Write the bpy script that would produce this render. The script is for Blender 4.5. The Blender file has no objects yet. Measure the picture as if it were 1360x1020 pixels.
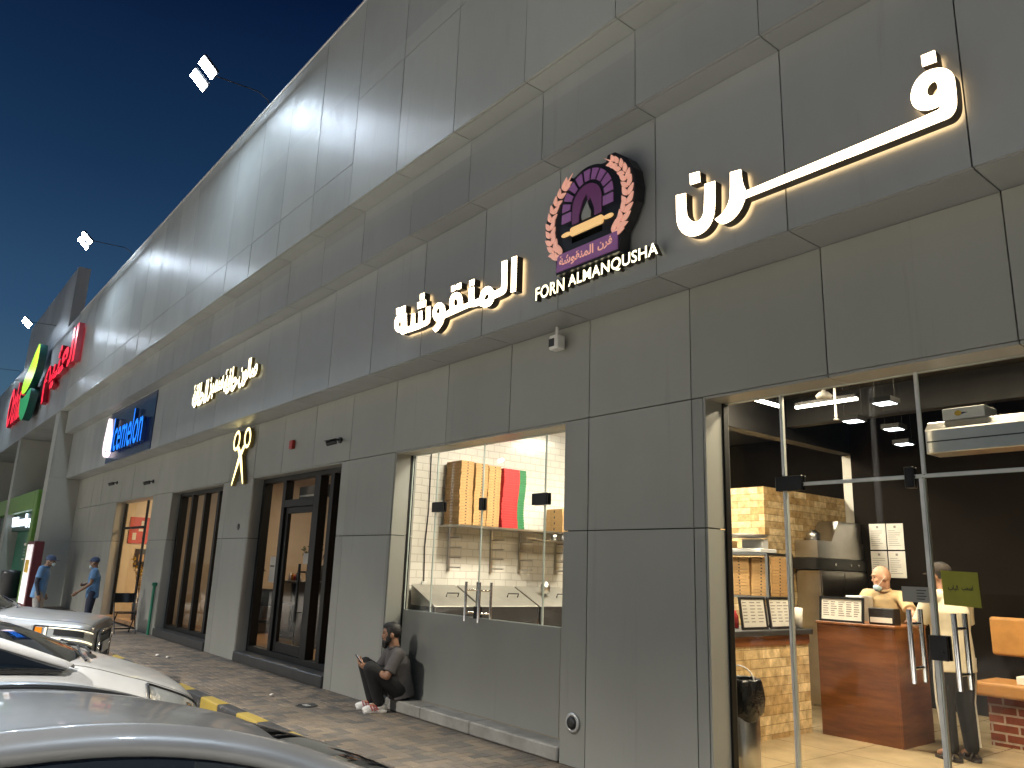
import bpy, bmesh, math, random, unicodedata
from math import radians as RAD, sin, cos, pi
from mathutils import Vector as V, Matrix
from mathutils.geometry import tessellate_polygon
random.seed(7)
SC = bpy.context.scene
COL = SC.collection

# ---------------------------------------------------------------- camera
cam_d = bpy.data.cameras.new("camera"); cam = bpy.data.objects.new("camera", cam_d); COL.objects.link(cam)
cam_d.sensor_width = 36.0; cam_d.lens = 36.0 * 1027.84 / 1360.0
cam_d.clip_start = 0.05; cam_d.clip_end = 2000
_y, _p, _r = 0.895395635, 0.235047159, 0.0358878836
_f = V((-sin(_y) * cos(_p), cos(_y) * cos(_p), sin(_p))); _x = V((cos(_y), sin(_y), 0)); _u = _x.cross(_f)
_rt = cos(_r) * _x + sin(_r) * _u; _up = -sin(_r) * _x + cos(_r) * _u
_m = Matrix((_rt, _up, -_f)).transposed().to_4x4(); _m.translation = V((0, 0, 1.65))
cam.matrix_world = _m
SC.camera = cam

# ---------------------------------------------------------------- render / exposure / world
SC.render.engine = 'CYCLES'
SC.cycles.use_denoising = True
SC.cycles.max_bounces = 8; SC.cycles.diffuse_bounces = 3; SC.cycles.glossy_bounces = 4
SC.cycles.transparent_max_bounces = 16; SC.cycles.sample_clamp_indirect = 6
SC.cycles.caustics_reflective = False; SC.cycles.caustics_refractive = False
SC.view_settings.view_transform = 'Standard'; SC.view_settings.look = 'None'
SC.view_settings.gamma = 1; SC.view_settings.exposure = 0.45
world = bpy.data.worlds.new("World"); SC.world = world; world.use_nodes = True
wn = world.node_tree; wn.nodes.clear()
wo = wn.nodes.new('ShaderNodeOutputWorld'); wb = wn.nodes.new('ShaderNodeBackground')
# night sky: dark navy overhead, a little lighter and bluer lower down, with a warm fill band added at the horizon
tc = wn.nodes.new('ShaderNodeTexCoord'); sx = wn.nodes.new('ShaderNodeSeparateXYZ')
ramp = wn.nodes.new('ShaderNodeValToRGB')
wn.links.new(tc.outputs['Generated'], sx.inputs[0]); wn.links.new(sx.outputs['Z'], ramp.inputs[0])
cr = ramp.color_ramp
cr.elements[0].position = 0.0; cr.elements[0].color = (0.22, 0.21, 0.17, 1)     # warm band added below the framed sky to light the facade evenly
cr.elements[1].position = 0.62; cr.elements[1].color = (0.0014, 0.0062, 0.026, 1)
for p, q in ((.09, (0.11, 0.115, 0.105)), (.17, (0.036, 0.080, 0.130)), (.26, (0.020, 0.054, 0.112)), (.42, (0.007, 0.025, 0.066))):
    e = cr.elements.new(p); e.color = (*q, 1)
hz = wn.nodes.new('ShaderNodeTexNoise'); hz.inputs['Scale'].default_value = 2.2; hz.inputs['Detail'].default_value = 2
hr = wn.nodes.new('ShaderNodeMapRange'); hr.inputs['From Min'].default_value = .3; hr.inputs['From Max'].default_value = .7; hr.inputs['To Min'].default_value = .93; hr.inputs['To Max'].default_value = 1.09
hm = wn.nodes.new('ShaderNodeMix'); hm.data_type = 'RGBA'; hm.blend_type = 'MULTIPLY'; hm.inputs['Factor'].default_value = 1
wn.links.new(tc.outputs['Generated'], hz.inputs['Vector']); wn.links.new(hz.outputs['Fac'], hr.inputs['Value']); wn.links.new(ramp.outputs[0], hm.inputs['A']); wn.links.new(hr.outputs[0], hm.inputs['B'])
wn.links.new(hm.outputs['Result'], wb.inputs[0]); wb.inputs[1].default_value = 1.0
wn.links.new(wb.outputs[0], wo.inputs[0])

# ---------------------------------------------------------------- key dimensions of the place (metres)
Y0, Y1, Y2, Y3 = 5.064, 4.639, 4.386, 4.139      # ground floor wall, sign band, upper band, parapet
Z1, Z2, Z3, ZTOP = 4.04, 5.50, 6.24, 9.45
JX = lambda k: -1.542 + 1.2 * k
GY = 5.32                                        # shop glass plane
FZ = 0.13                                        # shop floor level
ROAD = -0.15

# ---------------------------------------------------------------- mesh helpers
class MB:
    def __init__(s): s.v = []; s.f = []; s.m = []; s.s = []
    def add(s, vs, fs, mat=0, smooth=False):
        o = len(s.v); s.v += [tuple(p) for p in vs]
        for f in fs: s.f.append(tuple(o + i for i in f)); s.m.append(mat); s.s.append(smooth)
        return s
    def box(s, x0, x1, y0, y1, z0, z1, mat=0):
        vs = [(x, y, z) for z in (z0, z1) for y in (y0, y1) for x in (x0, x1)]
        return s.add(vs, [(0, 2, 3, 1), (4, 5, 7, 6), (0, 1, 5, 4), (2, 6, 7, 3), (0, 4, 6, 2), (1, 3, 7, 5)], mat)
    def obox(s, c, size, rot=None, mat=0):
        c = V(c); h = V(size) / 2; R = rot or Matrix.Identity(3)
        vs = [c + R @ V((a * h.x, b * h.y, d * h.z)) for d in (-1, 1) for b in (-1, 1) for a in (-1, 1)]
        return s.add(vs, [(0, 2, 3, 1), (4, 5, 7, 6), (0, 1, 5, 4), (2, 6, 7, 3), (0, 4, 6, 2), (1, 3, 7, 5)], mat)
    def bar(s, a, b, w, t, mat=0, up=(0, 0, 1)):
        a = V(a); b = V(b); d = (b - a); L = d.length; d.normalize()
        u = V(up)
        if abs(d.dot(u)) > .98: u = V((0, 1, 0))
        x = u.cross(d).normalized(); z = d.cross(x)
        R = Matrix((x, d, z)).transposed()
        return s.obox((a + b) / 2, (w, L, t), R, mat)
    def cyl(s, a, b, r0, r1=None, n=12, mat=0, caps=True, smooth=True):
        r1 = r0 if r1 is None else r1
        a = V(a); b = V(b); d = (b - a).normalized()
        x = d.orthogonal().normalized(); y = d.cross(x)
        vs = []
        for p, r in ((a, r0), (b, r1)):
            for i in range(n):
                t = 2 * pi * i / n; vs.append(p + r * (cos(t) * x + sin(t) * y))
        s.add(vs, [(i, (i + 1) % n, n + (i + 1) % n, n + i) for i in range(n)], mat, smooth)
        if caps: s.add(vs, [tuple(reversed(range(n))), tuple(range(n, 2 * n))], mat)
        return s
    def tube(s, pts, r, n=8, mat=0, closed=False):
        pts = [V(p) for p in pts]; N = len(pts); rings = []; prev = None
        for i, p in enumerate(pts):
            a = pts[i - 1] if (i > 0 or closed) else p; b = pts[(i + 1) % N] if (i < N - 1 or closed) else p
            d = (b - a).normalized()
            x = (d.orthogonal() if prev is None else (prev - d * prev.dot(d))).normalized(); prev = x
            y = d.cross(x); rr = r[i] if isinstance(r, (list, tuple)) else r
            rings.append([p + rr * (cos(2 * pi * k / n) * x + sin(2 * pi * k / n) * y) for k in range(n)])
        vs = [q for g in rings for q in g]; fs = []
        for i in range(N if closed else N - 1):
            j = (i + 1) % N
            for k in range(n): fs.append((i * n + k, i * n + (k + 1) % n, j * n + (k + 1) % n, j * n + k))
        s.add(vs, fs, mat, True)
        if not closed: s.add(vs, [tuple(reversed(range(n))), tuple(range((N - 1) * n, N * n))], mat)
        return s
    def lathe(s, prof, c=(0, 0, 0), axis=(0, 0, 1), n=24, mat=0, smooth=True):
        d = V(axis).normalized(); x = d.orthogonal().normalized(); y = d.cross(x); c = V(c); vs = []
        for r, h in prof:
            for i in range(n):
                t = 2 * pi * i / n; vs.append(c + d * h + r * (cos(t) * x + sin(t) * y))
        fs = [(j * n + i, j * n + (i + 1) % n, (j + 1) * n + (i + 1) % n, (j + 1) * n + i) for j in range(len(prof) - 1) for i in range(n)]
        return s.add(vs, fs, mat, smooth)
    def ball(s, c, r, n=12, mat=0, rot=None):
        c = V(c); r = V(r) if hasattr(r, '__len__') else V((r, r, r)); R = rot or Matrix.Identity(3); vs = []; fs = []
        m = max(4, n // 2 + 1)
        for j in range(m + 1):
            ph = pi * j / m
            for i in range(n):
                t = 2 * pi * i / n
                vs.append(c + R @ V((r.x * sin(ph) * cos(t), r.y * sin(ph) * sin(t), r.z * cos(ph))))
        for j in range(m):
            for i in range(n): fs.append((j * n + i, (j + 1) * n + i, (j + 1) * n + (i + 1) % n, j * n + (i + 1) % n))
        return s.add(vs, fs, mat, True)
    def prism(s, contours, fn, d0, d1, mat_cap=0, mat_side=None, caps=(1, 1), mat_back=None):
        """contours: outer first, then holes, 2D; fn(u, v, d) -> 3D point; d0 is the front depth, d1 the back one"""
        mat_side = mat_cap if mat_side is None else mat_side; mat_back = mat_side if mat_back is None else mat_back
        pl = [[V((u, v, 0)) for u, v in c] for c in contours]; flat = [p for c in pl for p in c]
        tri = tessellate_polygon(pl)
        fr = [fn(p.x, p.y, d0) for p in flat]; bk = [fn(p.x, p.y, d1) for p in flat]
        if caps[0]: s.add(fr, tri, mat_cap)
        if caps[1]: s.add(bk, [tuple(reversed(t)) for t in tri], mat_back)
        o = 0
        for c in contours:
            n = len(c)
            s.add(fr[o:o + n] + bk[o:o + n], [(i, (i + 1) % n, n + (i + 1) % n, n + i) for i in range(n)], mat_side); o += n
        return s
    def grid(s, rows, mat=0, smooth=True, closed_u=False):
        n = len(rows[0]); vs = [p for r in rows for p in r]; fs = []
        for j in range(len(rows) - 1):
            for i in range(n if closed_u else n - 1):
                k = (i + 1) % n; fs.append((j * n + i, j * n + k, (j + 1) * n + k, (j + 1) * n + i))
        return s.add(vs, fs, mat, smooth)
    def build(s, name, mats, parent=None, bevel=0, subsurf=0, fix=True, seg=1, weld=0):
        me = bpy.data.meshes.new(name); me.from_pydata(s.v, [], s.f)
        mats = mats if isinstance(mats, (list, tuple)) else [mats]
        for m in mats: me.materials.append(m)
        me.polygons.foreach_set('material_index', s.m); me.polygons.foreach_set('use_smooth', s.s)
        if fix or weld:
            bm = bmesh.new(); bm.from_mesh(me)
            if weld: bmesh.ops.remove_doubles(bm, verts=bm.verts, dist=weld)
            bmesh.ops.recalc_face_normals(bm, faces=bm.faces); bm.to_mesh(me); bm.free()
        me.update()
        o = bpy.data.objects.new(name, me); COL.objects.link(o)
        if parent: o.parent = parent; o.matrix_parent_inverse = inv(parent)
        if bevel:
            b = o.modifiers.new('bevel', 'BEVEL'); b.width = bevel; b.segments = seg; b.limit_method = 'ANGLE'; b.angle_limit = RAD(40)
        if subsurf:
            b = o.modifiers.new('sub', 'SUBSURF'); b.levels = subsurf; b.render_levels = subsurf
        return o

def wmat(o):
    m = Matrix.LocRotScale(o.location, o.rotation_euler, o.scale)
    return (wmat(o.parent) @ o.matrix_parent_inverse @ m) if o.parent else m
def inv(o): return wmat(o).inverted()
def tag(o, label=None, cat=None, group=None, kind=None):
    if label: o['label'] = label
    if cat: o['category'] = cat
    if group: o['group'] = group
    if kind: o['kind'] = kind
    return o
def empty(name, loc, label=None, cat=None, group=None, rz=0):
    o = bpy.data.objects.new(name, None); COL.objects.link(o); o.location = loc; o.rotation_euler = (0, 0, rz)
    o.empty_display_size = .1
    return tag(o, label, cat, group)
def children(o): return [c for c in bpy.data.objects if c.parent == o]
def copy_tree(o, parent=None):
    c = o.copy(); COL.objects.link(c)
    if parent: c.parent = parent
    for ch in children(o): copy_tree(ch, c)
    return c
def face_map(yf):             # a 2D outline (x, z) standing in the facade, depth measured into the wall from yf
    return lambda u, v, d: V((u, yf + d, v))
def chaikin(pts, it=2, corner=48):
    for _ in range(it):
        out = []; n = len(pts)
        for i in range(n):
            p = V(pts[i]).to_2d(); a = V(pts[i - 1]).to_2d(); b = V(pts[(i + 1) % n]).to_2d()
            d0 = p - a; d1 = b - p
            ang = abs(math.degrees(d0.angle(d1, 0))) if d0.length > 1e-6 and d1.length > 1e-6 else 0
            if ang > corner: out.append(tuple(p))
            else: out += [tuple(p.lerp(a, .25)), tuple(p.lerp(b, .25))]
        pts = out
    return pts

# ---------------------------------------------------------------- materials
def new_mat(name):
    m = bpy.data.materials.new(name); m.use_nodes = True
    nt = m.node_tree; return m, nt, nt.nodes['Principled BSDF']
def setp(b, **k):
    names = dict(col='Base Color', rough='Roughness', metal='Metallic', spec='Specular IOR Level', coat='Coat Weight', coatr='Coat Roughness', emit='Emission Color', estr='Emission Strength', sub='Subsurface Weight', trans='Transmission Weight', ior='IOR', sheen='Sheen Weight')
    for a, v in k.items():
        if a in ('col', 'emit') and len(v) == 3: v = (*v, 1)
        b.inputs[names[a]].default_value = v
def noise(nt, scale, detail=4, rough=.6, coord='Object', stretch=None):
    tc = nt.nodes.new('ShaderNodeTexCoord'); mp = nt.nodes.new('ShaderNodeMapping'); n = nt.nodes.new('ShaderNodeTexNoise')
    if stretch: mp.inputs['Scale'].default_value = stretch
    n.inputs['Scale'].default_value = scale; n.inputs['Detail'].default_value = detail; n.inputs['Roughness'].default_value = rough
    nt.links.new(tc.outputs[coord], mp.inputs[0]); nt.links.new(mp.outputs[0], n.inputs['Vector']); return n
def vary(nt, b, col, amt=.15, scale=6, detail=5, stretch=None, tint=(1, 1, 1)):
    n = noise(nt, scale, detail, .6, 'Object', stretch); r = nt.nodes.new('ShaderNodeValToRGB')
    lo = [max(0, c * (1 - amt)) for c in col]; hi = [min(1, c * (1 + amt) * t) for c, t in zip(col, tint)]
    r.color_ramp.elements[0].position = .3; r.color_ramp.elements[0].color = (*lo, 1)
    r.color_ramp.elements[1].position = .7; r.color_ramp.elements[1].color = (*hi, 1)
    nt.links.new(n.outputs['Fac'], r.inputs[0]); nt.links.new(r.outputs[0], b.inputs['Base Color']); return r
def rough_var(nt, b, lo, hi, scale=5, stretch=None, detail=5):
    n = noise(nt, scale, detail, .6, 'Object', stretch); m = nt.nodes.new('ShaderNodeMapRange')
    m.inputs['From Min'].default_value = .3; m.inputs['From Max'].default_value = .7; m.inputs['To Min'].default_value = lo; m.inputs['To Max'].default_value = hi
    nt.links.new(n.outputs['Fac'], m.inputs['Value']); nt.links.new(m.outputs[0], b.inputs['Roughness'])
def bump(nt, b, scale, strength=.2, dist=.01, detail=3, stretch=None, src=None):
    n = src or noise(nt, scale, detail, .5, 'Object', stretch).outputs['Fac']
    bp = nt.nodes.new('ShaderNodeBump'); bp.inputs['Strength'].default_value = strength; bp.inputs['Distance'].default_value = dist
    nt.links.new(n, bp.inputs['Height'])
    if b.inputs['Normal'].is_linked: nt.links.new(b.inputs['Normal'].links[0].from_socket, bp.inputs['Normal'])
    nt.links.new(bp.outputs[0], b.inputs['Normal']); return bp
MAT = {}
def simple(name, col, rough=.5, metal=0, amt=.1, scale=8, bmp=0, bs=40, bd=.004, **k):
    m, nt, b = new_mat(name); setp(b, col=col, rough=rough, metal=metal, **k)
    if amt: vary(nt, b, col, amt, scale)
    if bmp: bump(nt, b, bs, bmp, bd)
    MAT[name] = m; return m
def emis(name, col, strength, base=(.8, .8, .8)):
    m, nt, b = new_mat(name); setp(b, col=base, rough=.4, emit=col, estr=strength); MAT[name] = m; return m

def panel_mat(name, col, rlo, rhi, metal, wave, dirt=.06, coat=0):
    m, nt, b = new_mat(name); setp(b, col=col, metal=metal, rough=.4)
    vary(nt, b, col, dirt, .8, 5, (1, 1, .6)); rough_var(nt, b, rlo, rhi, 1.6, (1.6, 1, .6))
    L = nt.links.new; N = nt.nodes.new
    tc = N('ShaderNodeTexCoord'); sp = N('ShaderNodeSeparateXYZ'); L(tc.outputs['Object'], sp.inputs[0]); cb = N('ShaderNodeCombineXYZ')
    for ax, o, w in (('X', 1.542, 1.2), ('Z', 0.0, 2.02)):
        ad = N('ShaderNodeMath'); ad.operation = 'ADD'; ad.inputs[1].default_value = o; dv = N('ShaderNodeMath'); dv.operation = 'DIVIDE'; dv.inputs[1].default_value = w; fl = N('ShaderNodeMath'); fl.operation = 'FLOOR'
        L(sp.outputs[ax], ad.inputs[0]); L(ad.outputs[0], dv.inputs[0]); L(dv.outputs[0], fl.inputs[0]); L(fl.outputs[0], cb.inputs[ax])
    wn_ = N('ShaderNodeTexWhiteNoise'); L(cb.outputs[0], wn_.inputs['Vector']); mr = N('ShaderNodeMapRange'); mr.inputs['To Min'].default_value = .91; mr.inputs['To Max'].default_value = 1.07; L(wn_.outputs['Value'], mr.inputs['Value'])
    mx = N('ShaderNodeMix'); mx.data_type = 'RGBA'; mx.blend_type = 'MULTIPLY'; mx.inputs['Factor'].default_value = 1
    src = b.inputs['Base Color'].links[0].from_socket; L(src, mx.inputs['A']); L(mr.outputs[0], mx.inputs['B'])
    # scuffs and grime near the pavement, a few faint runs higher up
    n1 = noise(nt, 16, 8, .75, 'Object', (1, 1, 2.2)); r1 = N('ShaderNodeMapRange'); r1.inputs['From Min'].default_value = .665; r1.inputs['From Max'].default_value = .70; L(n1.outputs['Fac'], r1.inputs['Value'])
    zz = N('ShaderNodeMapRange'); zz.inputs['From Min'].default_value = 1.5; zz.inputs['From Max'].default_value = .5; zz.inputs['To Max'].default_value = .75; L(sp.outputs['Z'], zz.inputs['Value'])
    mm = N('ShaderNodeMath'); mm.operation = 'MULTIPLY'; L(r1.outputs[0], mm.inputs[0]); L(zz.outputs[0], mm.inputs[1])
    n2 = noise(nt, 5, 6, .7, 'Object', (1.6, 1, .09)); r2 = N('ShaderNodeMapRange'); r2.inputs['From Min'].default_value = .60; r2.inputs['From Max'].default_value = .78; r2.inputs['To Max'].default_value = .22; L(n2.outputs['Fac'], r2.inputs['Value'])
    mxx = N('ShaderNodeMath'); mxx.operation = 'MAXIMUM'; L(mm.outputs[0], mxx.inputs[0]); L(r2.outputs[0], mxx.inputs[1])
    m2 = N('ShaderNodeMix'); m2.data_type = 'RGBA'; m2.inputs['B'].default_value = (.10, .095, .08, 1); L(mxx.outputs[0], m2.inputs['Factor']); L(mx.outputs['Result'], m2.inputs['A']); L(m2.outputs['Result'], b.inputs['Base Color'])
    bump(nt, b, .9, wave, .02, 1.5)
    bump(nt, b, 7, .05, .01, 3, (2.2, 1, .35))
    if coat:
        setp(b, coat=coat, coatr=.15)
        n = noise(nt, 9, 6, .7, 'Object', (2.4, 1, .45)); bp = nt.nodes.new('ShaderNodeBump'); bp.inputs['Strength'].default_value = .5; bp.inputs['Distance'].default_value = .03
        nt.links.new(n.outputs['Fac'], bp.inputs['Height']); nt.links.new(bp.outputs[0], b.inputs['Coat Normal'])
    MAT[name] = m; return m
panel_mat('panel_wall', (.31, .314, .284), .36, .48, .12, .16)
panel_mat('panel_band', (.31, .325, .325), .32, .44, .15, .10)
panel_mat('panel_parapet', (.34, .36, .35), .48, .62, .10, .14, .06, .26)
panel_mat('panel_block', (.28, .29, .30), .4, .5, .2, .08)
simple('joint_black', (.012, .012, .012), .9, amt=0)
simple('black_frame', (.004, .004, .004), .5, 0, amt=.2, scale=20, spec=.3)
simple('black_metal', (.015, .015, .016), .35, .6, amt=.2)
simple('dark_plastic', (.02, .02, .021), .4, amt=.2)
simple('white_plastic', (.72, .71, .68), .4, amt=.05)
simple('chrome', (.75, .75, .76), .10, 1, amt=.04, scale=30)
simple('steel', (.52, .51, .49), .28, 1, amt=.10, scale=4, bmp=.05, bs=60)
simple('lid_steel', (.40, .385, .34), .38, .55, amt=.10, scale=4)
simple('galvanised', (.60, .60, .58), .42, .6, amt=.15, scale=6)
simple('dark_wall', (.008, .0055, .0035), .85, spec=.12, amt=.2, scale=3)
simple('dark_ceiling', (.016, .015, .014), .7, amt=.3, scale=4)
simple('white_wall', (.62, .58, .50), .6, amt=.06, scale=3)
simple('salon_wall', (.44, .36, .26), .6, amt=.08, scale=2)
simple('cream_wall', (.70, .62, .48), .6, amt=.06, scale=2)
simple('wood_floor', (.30, .17, .08), .35, amt=.3, scale=3)
simple('concrete', (.27, .26, .235), .8, amt=.22, scale=5, bmp=.3, bs=60)
simple('dark_stone', (.035, .037, .038), .35, amt=.3, scale=9)
simple('asphalt', (.135, .128, .115), .85, amt=.35, scale=30, bmp=.5, bs=180)
simple('green_frame', (.09, .20, .03), .4, amt=.12)
simple('green_wall', (.005, .13, .075), .35, amt=.18, scale=2)
simple('green_dark', (.004, .045, .040), .4, amt=.2)
simple('maroon', (.09, .012, .018), .4, amt=.2)
simple('red_plastic', (.35, .03, .02), .4, amt=.1)
simple('pipe_green', (.02, .19, .11), .4, amt=.15)
simple('kraft', (.50, .30, .12), .8, amt=.16, scale=9)
simple('box_red', (.55, .03, .03), .55, amt=.12)
simple('box_green', (.03, .20, .07), .55, amt=.12)
simple('box_white', (.70, .66, .58), .6, amt=.08)
simple('tan_leather', (.42, .20, .055), .42, amt=.15, scale=6, bmp=.1, bs=90)
simple('paper', (.72, .68, .60), .8, amt=.05)
simple('ink', (.03, .03, .03), .8, amt=0)
simple('grey_ink', (.25, .23, .20), .8, amt=0)
simple('bag_black', (.008, .008, .009), .22, amt=.2, bmp=.6, bs=26, bd=.02)
simple('leaf', (.045, .11, .03), .5, amt=.35, scale=12)
simple('olive_leaf', (.10, .11, .035), .55, amt=.3, scale=12)
simple('pot', (.05, .045, .04), .6, amt=.2)
simple('skin_tan', (.36, .19, .115), .5, amt=.08, scale=14, sub=.0)
simple('skin_light', (.52, .29, .18), .5, amt=.08, scale=14)
simple('skin_dark', (.16, .085, .052), .5, amt=.08, scale=14)
simple('hair_black', (.010, .008, .007), .55, amt=.4, scale=60, bmp=.7, bs=120)
simple('shirt_grey', (.105, .095, .092), .85, amt=.14, scale=7, bmp=.45, bs=11, bd=.02)
simple('trousers_black', (.010, .010, .011), .85, amt=.2, scale=8, bmp=.45, bs=10, bd=.02)
simple('shirt_blue', (.075, .17, .33), .8, amt=.12, scale=7, bmp=.4, bs=11, bd=.02)
simple('cap_navy', (.035, .060, .125), .8, amt=.12)
simple('sleeve_navy', (.010, .016, .032), .8, amt=.12)
simple('trousers_grey', (.20, .20, .20), .85, amt=.12, bmp=.4, bs=11, bd=.02)
simple('trousers_navy', (.010, .015, .035), .85, amt=.12, bmp=.4, bs=11, bd=.02)
simple('shirt_beige', (.58, .42, .22), .8, amt=.10, scale=7, bmp=.4, bs=11, bd=.02)
simple('shirt_cream', (.72, .64, .48), .8, amt=.06, scale=7, bmp=.4, bs=11, bd=.02)
simple('cap_brown', (.035, .026, .020), .85, amt=.2)
simple('mask_blue', (.42, .56, .62), .8, amt=.06, bmp=.3, bs=60)
simple('shoe_white', (.70, .68, .64), .6, amt=.05)
simple('shoe_red', (.45, .04, .04), .6, amt=.05)
simple('sandal', (.03, .022, .018), .6, amt=.1)
simple('eye_dark', (.012, .010, .009), .2, amt=0)
simple('rubber', (.012, .012, .012), .8, amt=.2)
simple('rim_alloy', (.42, .42, .43), .3, .9, amt=.05)
simple('trim_black', (.010, .010, .010), .35, amt=.1)
simple('plate_white', (.65, .65, .63), .5, amt=.05)
simple('amber', (.65, .20, .01), .25, amt=.05)
simple('purple', (.16, .065, .17), .4, amt=.10, emit=(.16, .065, .17), estr=.35)
simple('purple_dark', (.085, .025, .075), .4, amt=.10, emit=(.085, .025, .075), estr=.35)
simple('wheat', (.72, .36, .27), .45, amt=.10, scale=40, emit=(.72, .36, .27), estr=.40)
simple('pin_tan', (.66, .40, .16), .45, amt=.08)
simple('pin_lit', (.80, .50, .20), .45, amt=.08, emit=(.80, .50, .20), estr=.5)
simple('bronze_side', (.055, .042, .028), .42, .4, amt=.15)
simple('gold_side', (.30, .22, .08), .4, .6, amt=.15)
simple('lime_leaf', (.35, .70, .02), .4, amt=.05)
simple('leaf_green', (.02, .26, .08), .4, amt=.1)
simple('blue_panel', (.012, .028, .085), .25, amt=.1)
simple('sticker_green', (.33, .33, .02), .5, amt=.1)
simple('litter', (.55, .52, .48), .7, amt=.1)
simple('art_red', (.55, .05, .03), .5, amt=.15)
simple('flower_yellow', (.55, .36, .03), .6, amt=.2)
simple('cast_iron', (.05, .05, .05), .5, .7, amt=.2, scale=20, bmp=.4, bs=60)
emis('lit_warm', (1.0, .80, .52), 7.0)
emis('lit_halo', (1.0, .66, .32), 3.2)
emis('lit_cream', (1.0, .90, .55), 2.2)
emis('lit_gold', (1.0, .80, .28), 2.2)
emis('lit_red', (1.0, .004, .035), .80, (.5, .01, .02))
simple('red_side', (.30, .008, .02), .4, amt=.1)
simple('blue_side', (.004, .03, .16), .35, amt=.1)
emis('lit_blue', (.0, .20, 1.0), 1.0, (.01, .1, .5))
emis('lit_pink', (.95, .78, .86), 1.0)
emis('lit_white', (.75, .88, 1.0), 1.6)
emis('lit_poster', (1.0, .88, .90), .42)
emis('lamp_led', (.72, .86, 1.0), 440)
emis('tube_white', (1.0, .93, .80), 14)
emis('down_white', (.90, .96, 1.0), 12)
emis('drl', (1.0, .86, .55), .9)
emis('leaf_lit', (.40, .85, .01), .75, (.3, .6, .02))
emis('leaf_lit_dark', (.02, .32, .10), .35, (.02, .26, .08))

def glass_mat(name, tint=(1, 1, 1), ior=1.45, rough=.0, dirt=0, scale=3):
    m = bpy.data.materials.new(name); m.use_nodes = True; nt = m.node_tree; nt.nodes.clear()
    out = nt.nodes.new('ShaderNodeOutputMaterial'); mx = nt.nodes.new('ShaderNodeMixShader'); fr = nt.nodes.new('ShaderNodeFresnel')
    tr = nt.nodes.new('ShaderNodeBsdfTransparent'); gl = nt.nodes.new('ShaderNodeBsdfGlossy')
    fr.inputs['IOR'].default_value = ior; tr.inputs[0].default_value = (*tint, 1); gl.inputs['Roughness'].default_value = rough
    nt.links.new(fr.outputs[0], mx.inputs[0]); nt.links.new(tr.outputs[0], mx.inputs[1]); nt.links.new(gl.outputs[0], mx.inputs[2])
    last = mx.outputs[0]
    if dirt:
        df = nt.nodes.new('ShaderNodeBsdfDiffuse'); df.inputs[0].default_value = (.75, .72, .66, 1)
        n1 = noise(nt, scale, 9, .72); n2 = noise(nt, .55, 2, .5)
        r = nt.nodes.new('ShaderNodeValToRGB'); r.color_ramp.elements[0].position = .56; r.color_ramp.elements[1].position = .80
        r.color_ramp.elements[1].color = (dirt, dirt, dirt, 1)
        r2 = nt.nodes.new('ShaderNodeValToRGB'); r2.color_ramp.elements[0].position = .45; r2.color_ramp.elements[1].position = .68
        mu = nt.nodes.new('ShaderNodeMath'); mu.operation = 'MULTIPLY'
        nt.links.new(n1.outputs['Fac'], r.inputs[0]); nt.links.new(n2.outputs['Fac'], r2.inputs[0])
        nt.links.new(r.outputs[0], mu.inputs[0]); nt.links.new(r2.outputs[0], mu.inputs[1])
        m2 = nt.nodes.new('ShaderNodeMixShader'); nt.links.new(mu.outputs[0], m2.inputs[0]); nt.links.new(last, m2.inputs[1]); nt.links.new(df.outputs[0], m2.inputs[2]); last = m2.outputs[0]
    nt.links.new(last, out.inputs[0]); MAT[name] = m; return m
glass_mat('glass', (.94, .955, .94), 1.27)
glass_mat('glass_dusty', (.93, .94, .91), 1.25, 0, .40, 5)
m_, nt_, b_ = new_mat('glass_edge'); setp(b_, col=(.55, .62, .58), rough=.15, spec=.8); MAT['glass_edge'] = m_
m_, nt_, b_ = new_mat('car_glass'); setp(b_, col=(.006, .008, .010), rough=.03, spec=.7, coat=1, coatr=.02); MAT['car_glass'] = m_
m_, nt_, b_ = new_mat('lens'); setp(b_, col=(.55, .57, .56), rough=.08, metal=.5, coat=1, coatr=.02); bump(nt_, b_, 30, .3, .01); MAT['lens'] = m_
def paint(name, col, metal=.55):
    m, nt, b = new_mat(name); setp(b, col=col, metal=metal, rough=.36, coat=.7, coatr=.05)
    vary(nt, b, col, .05, 3); rough_var(nt, b, .30, .40, 6)
    n = noise(nt, 900, 2, .5); bump(nt, b, 1, .03, .001, src=n.outputs['Fac']); MAT[name] = m
paint('paint_silver', (.215, .225, .235), .65); paint('paint_pearl', (.62, .62, .61), .2); paint('paint_champagne', (.44, .445, .445))

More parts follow.
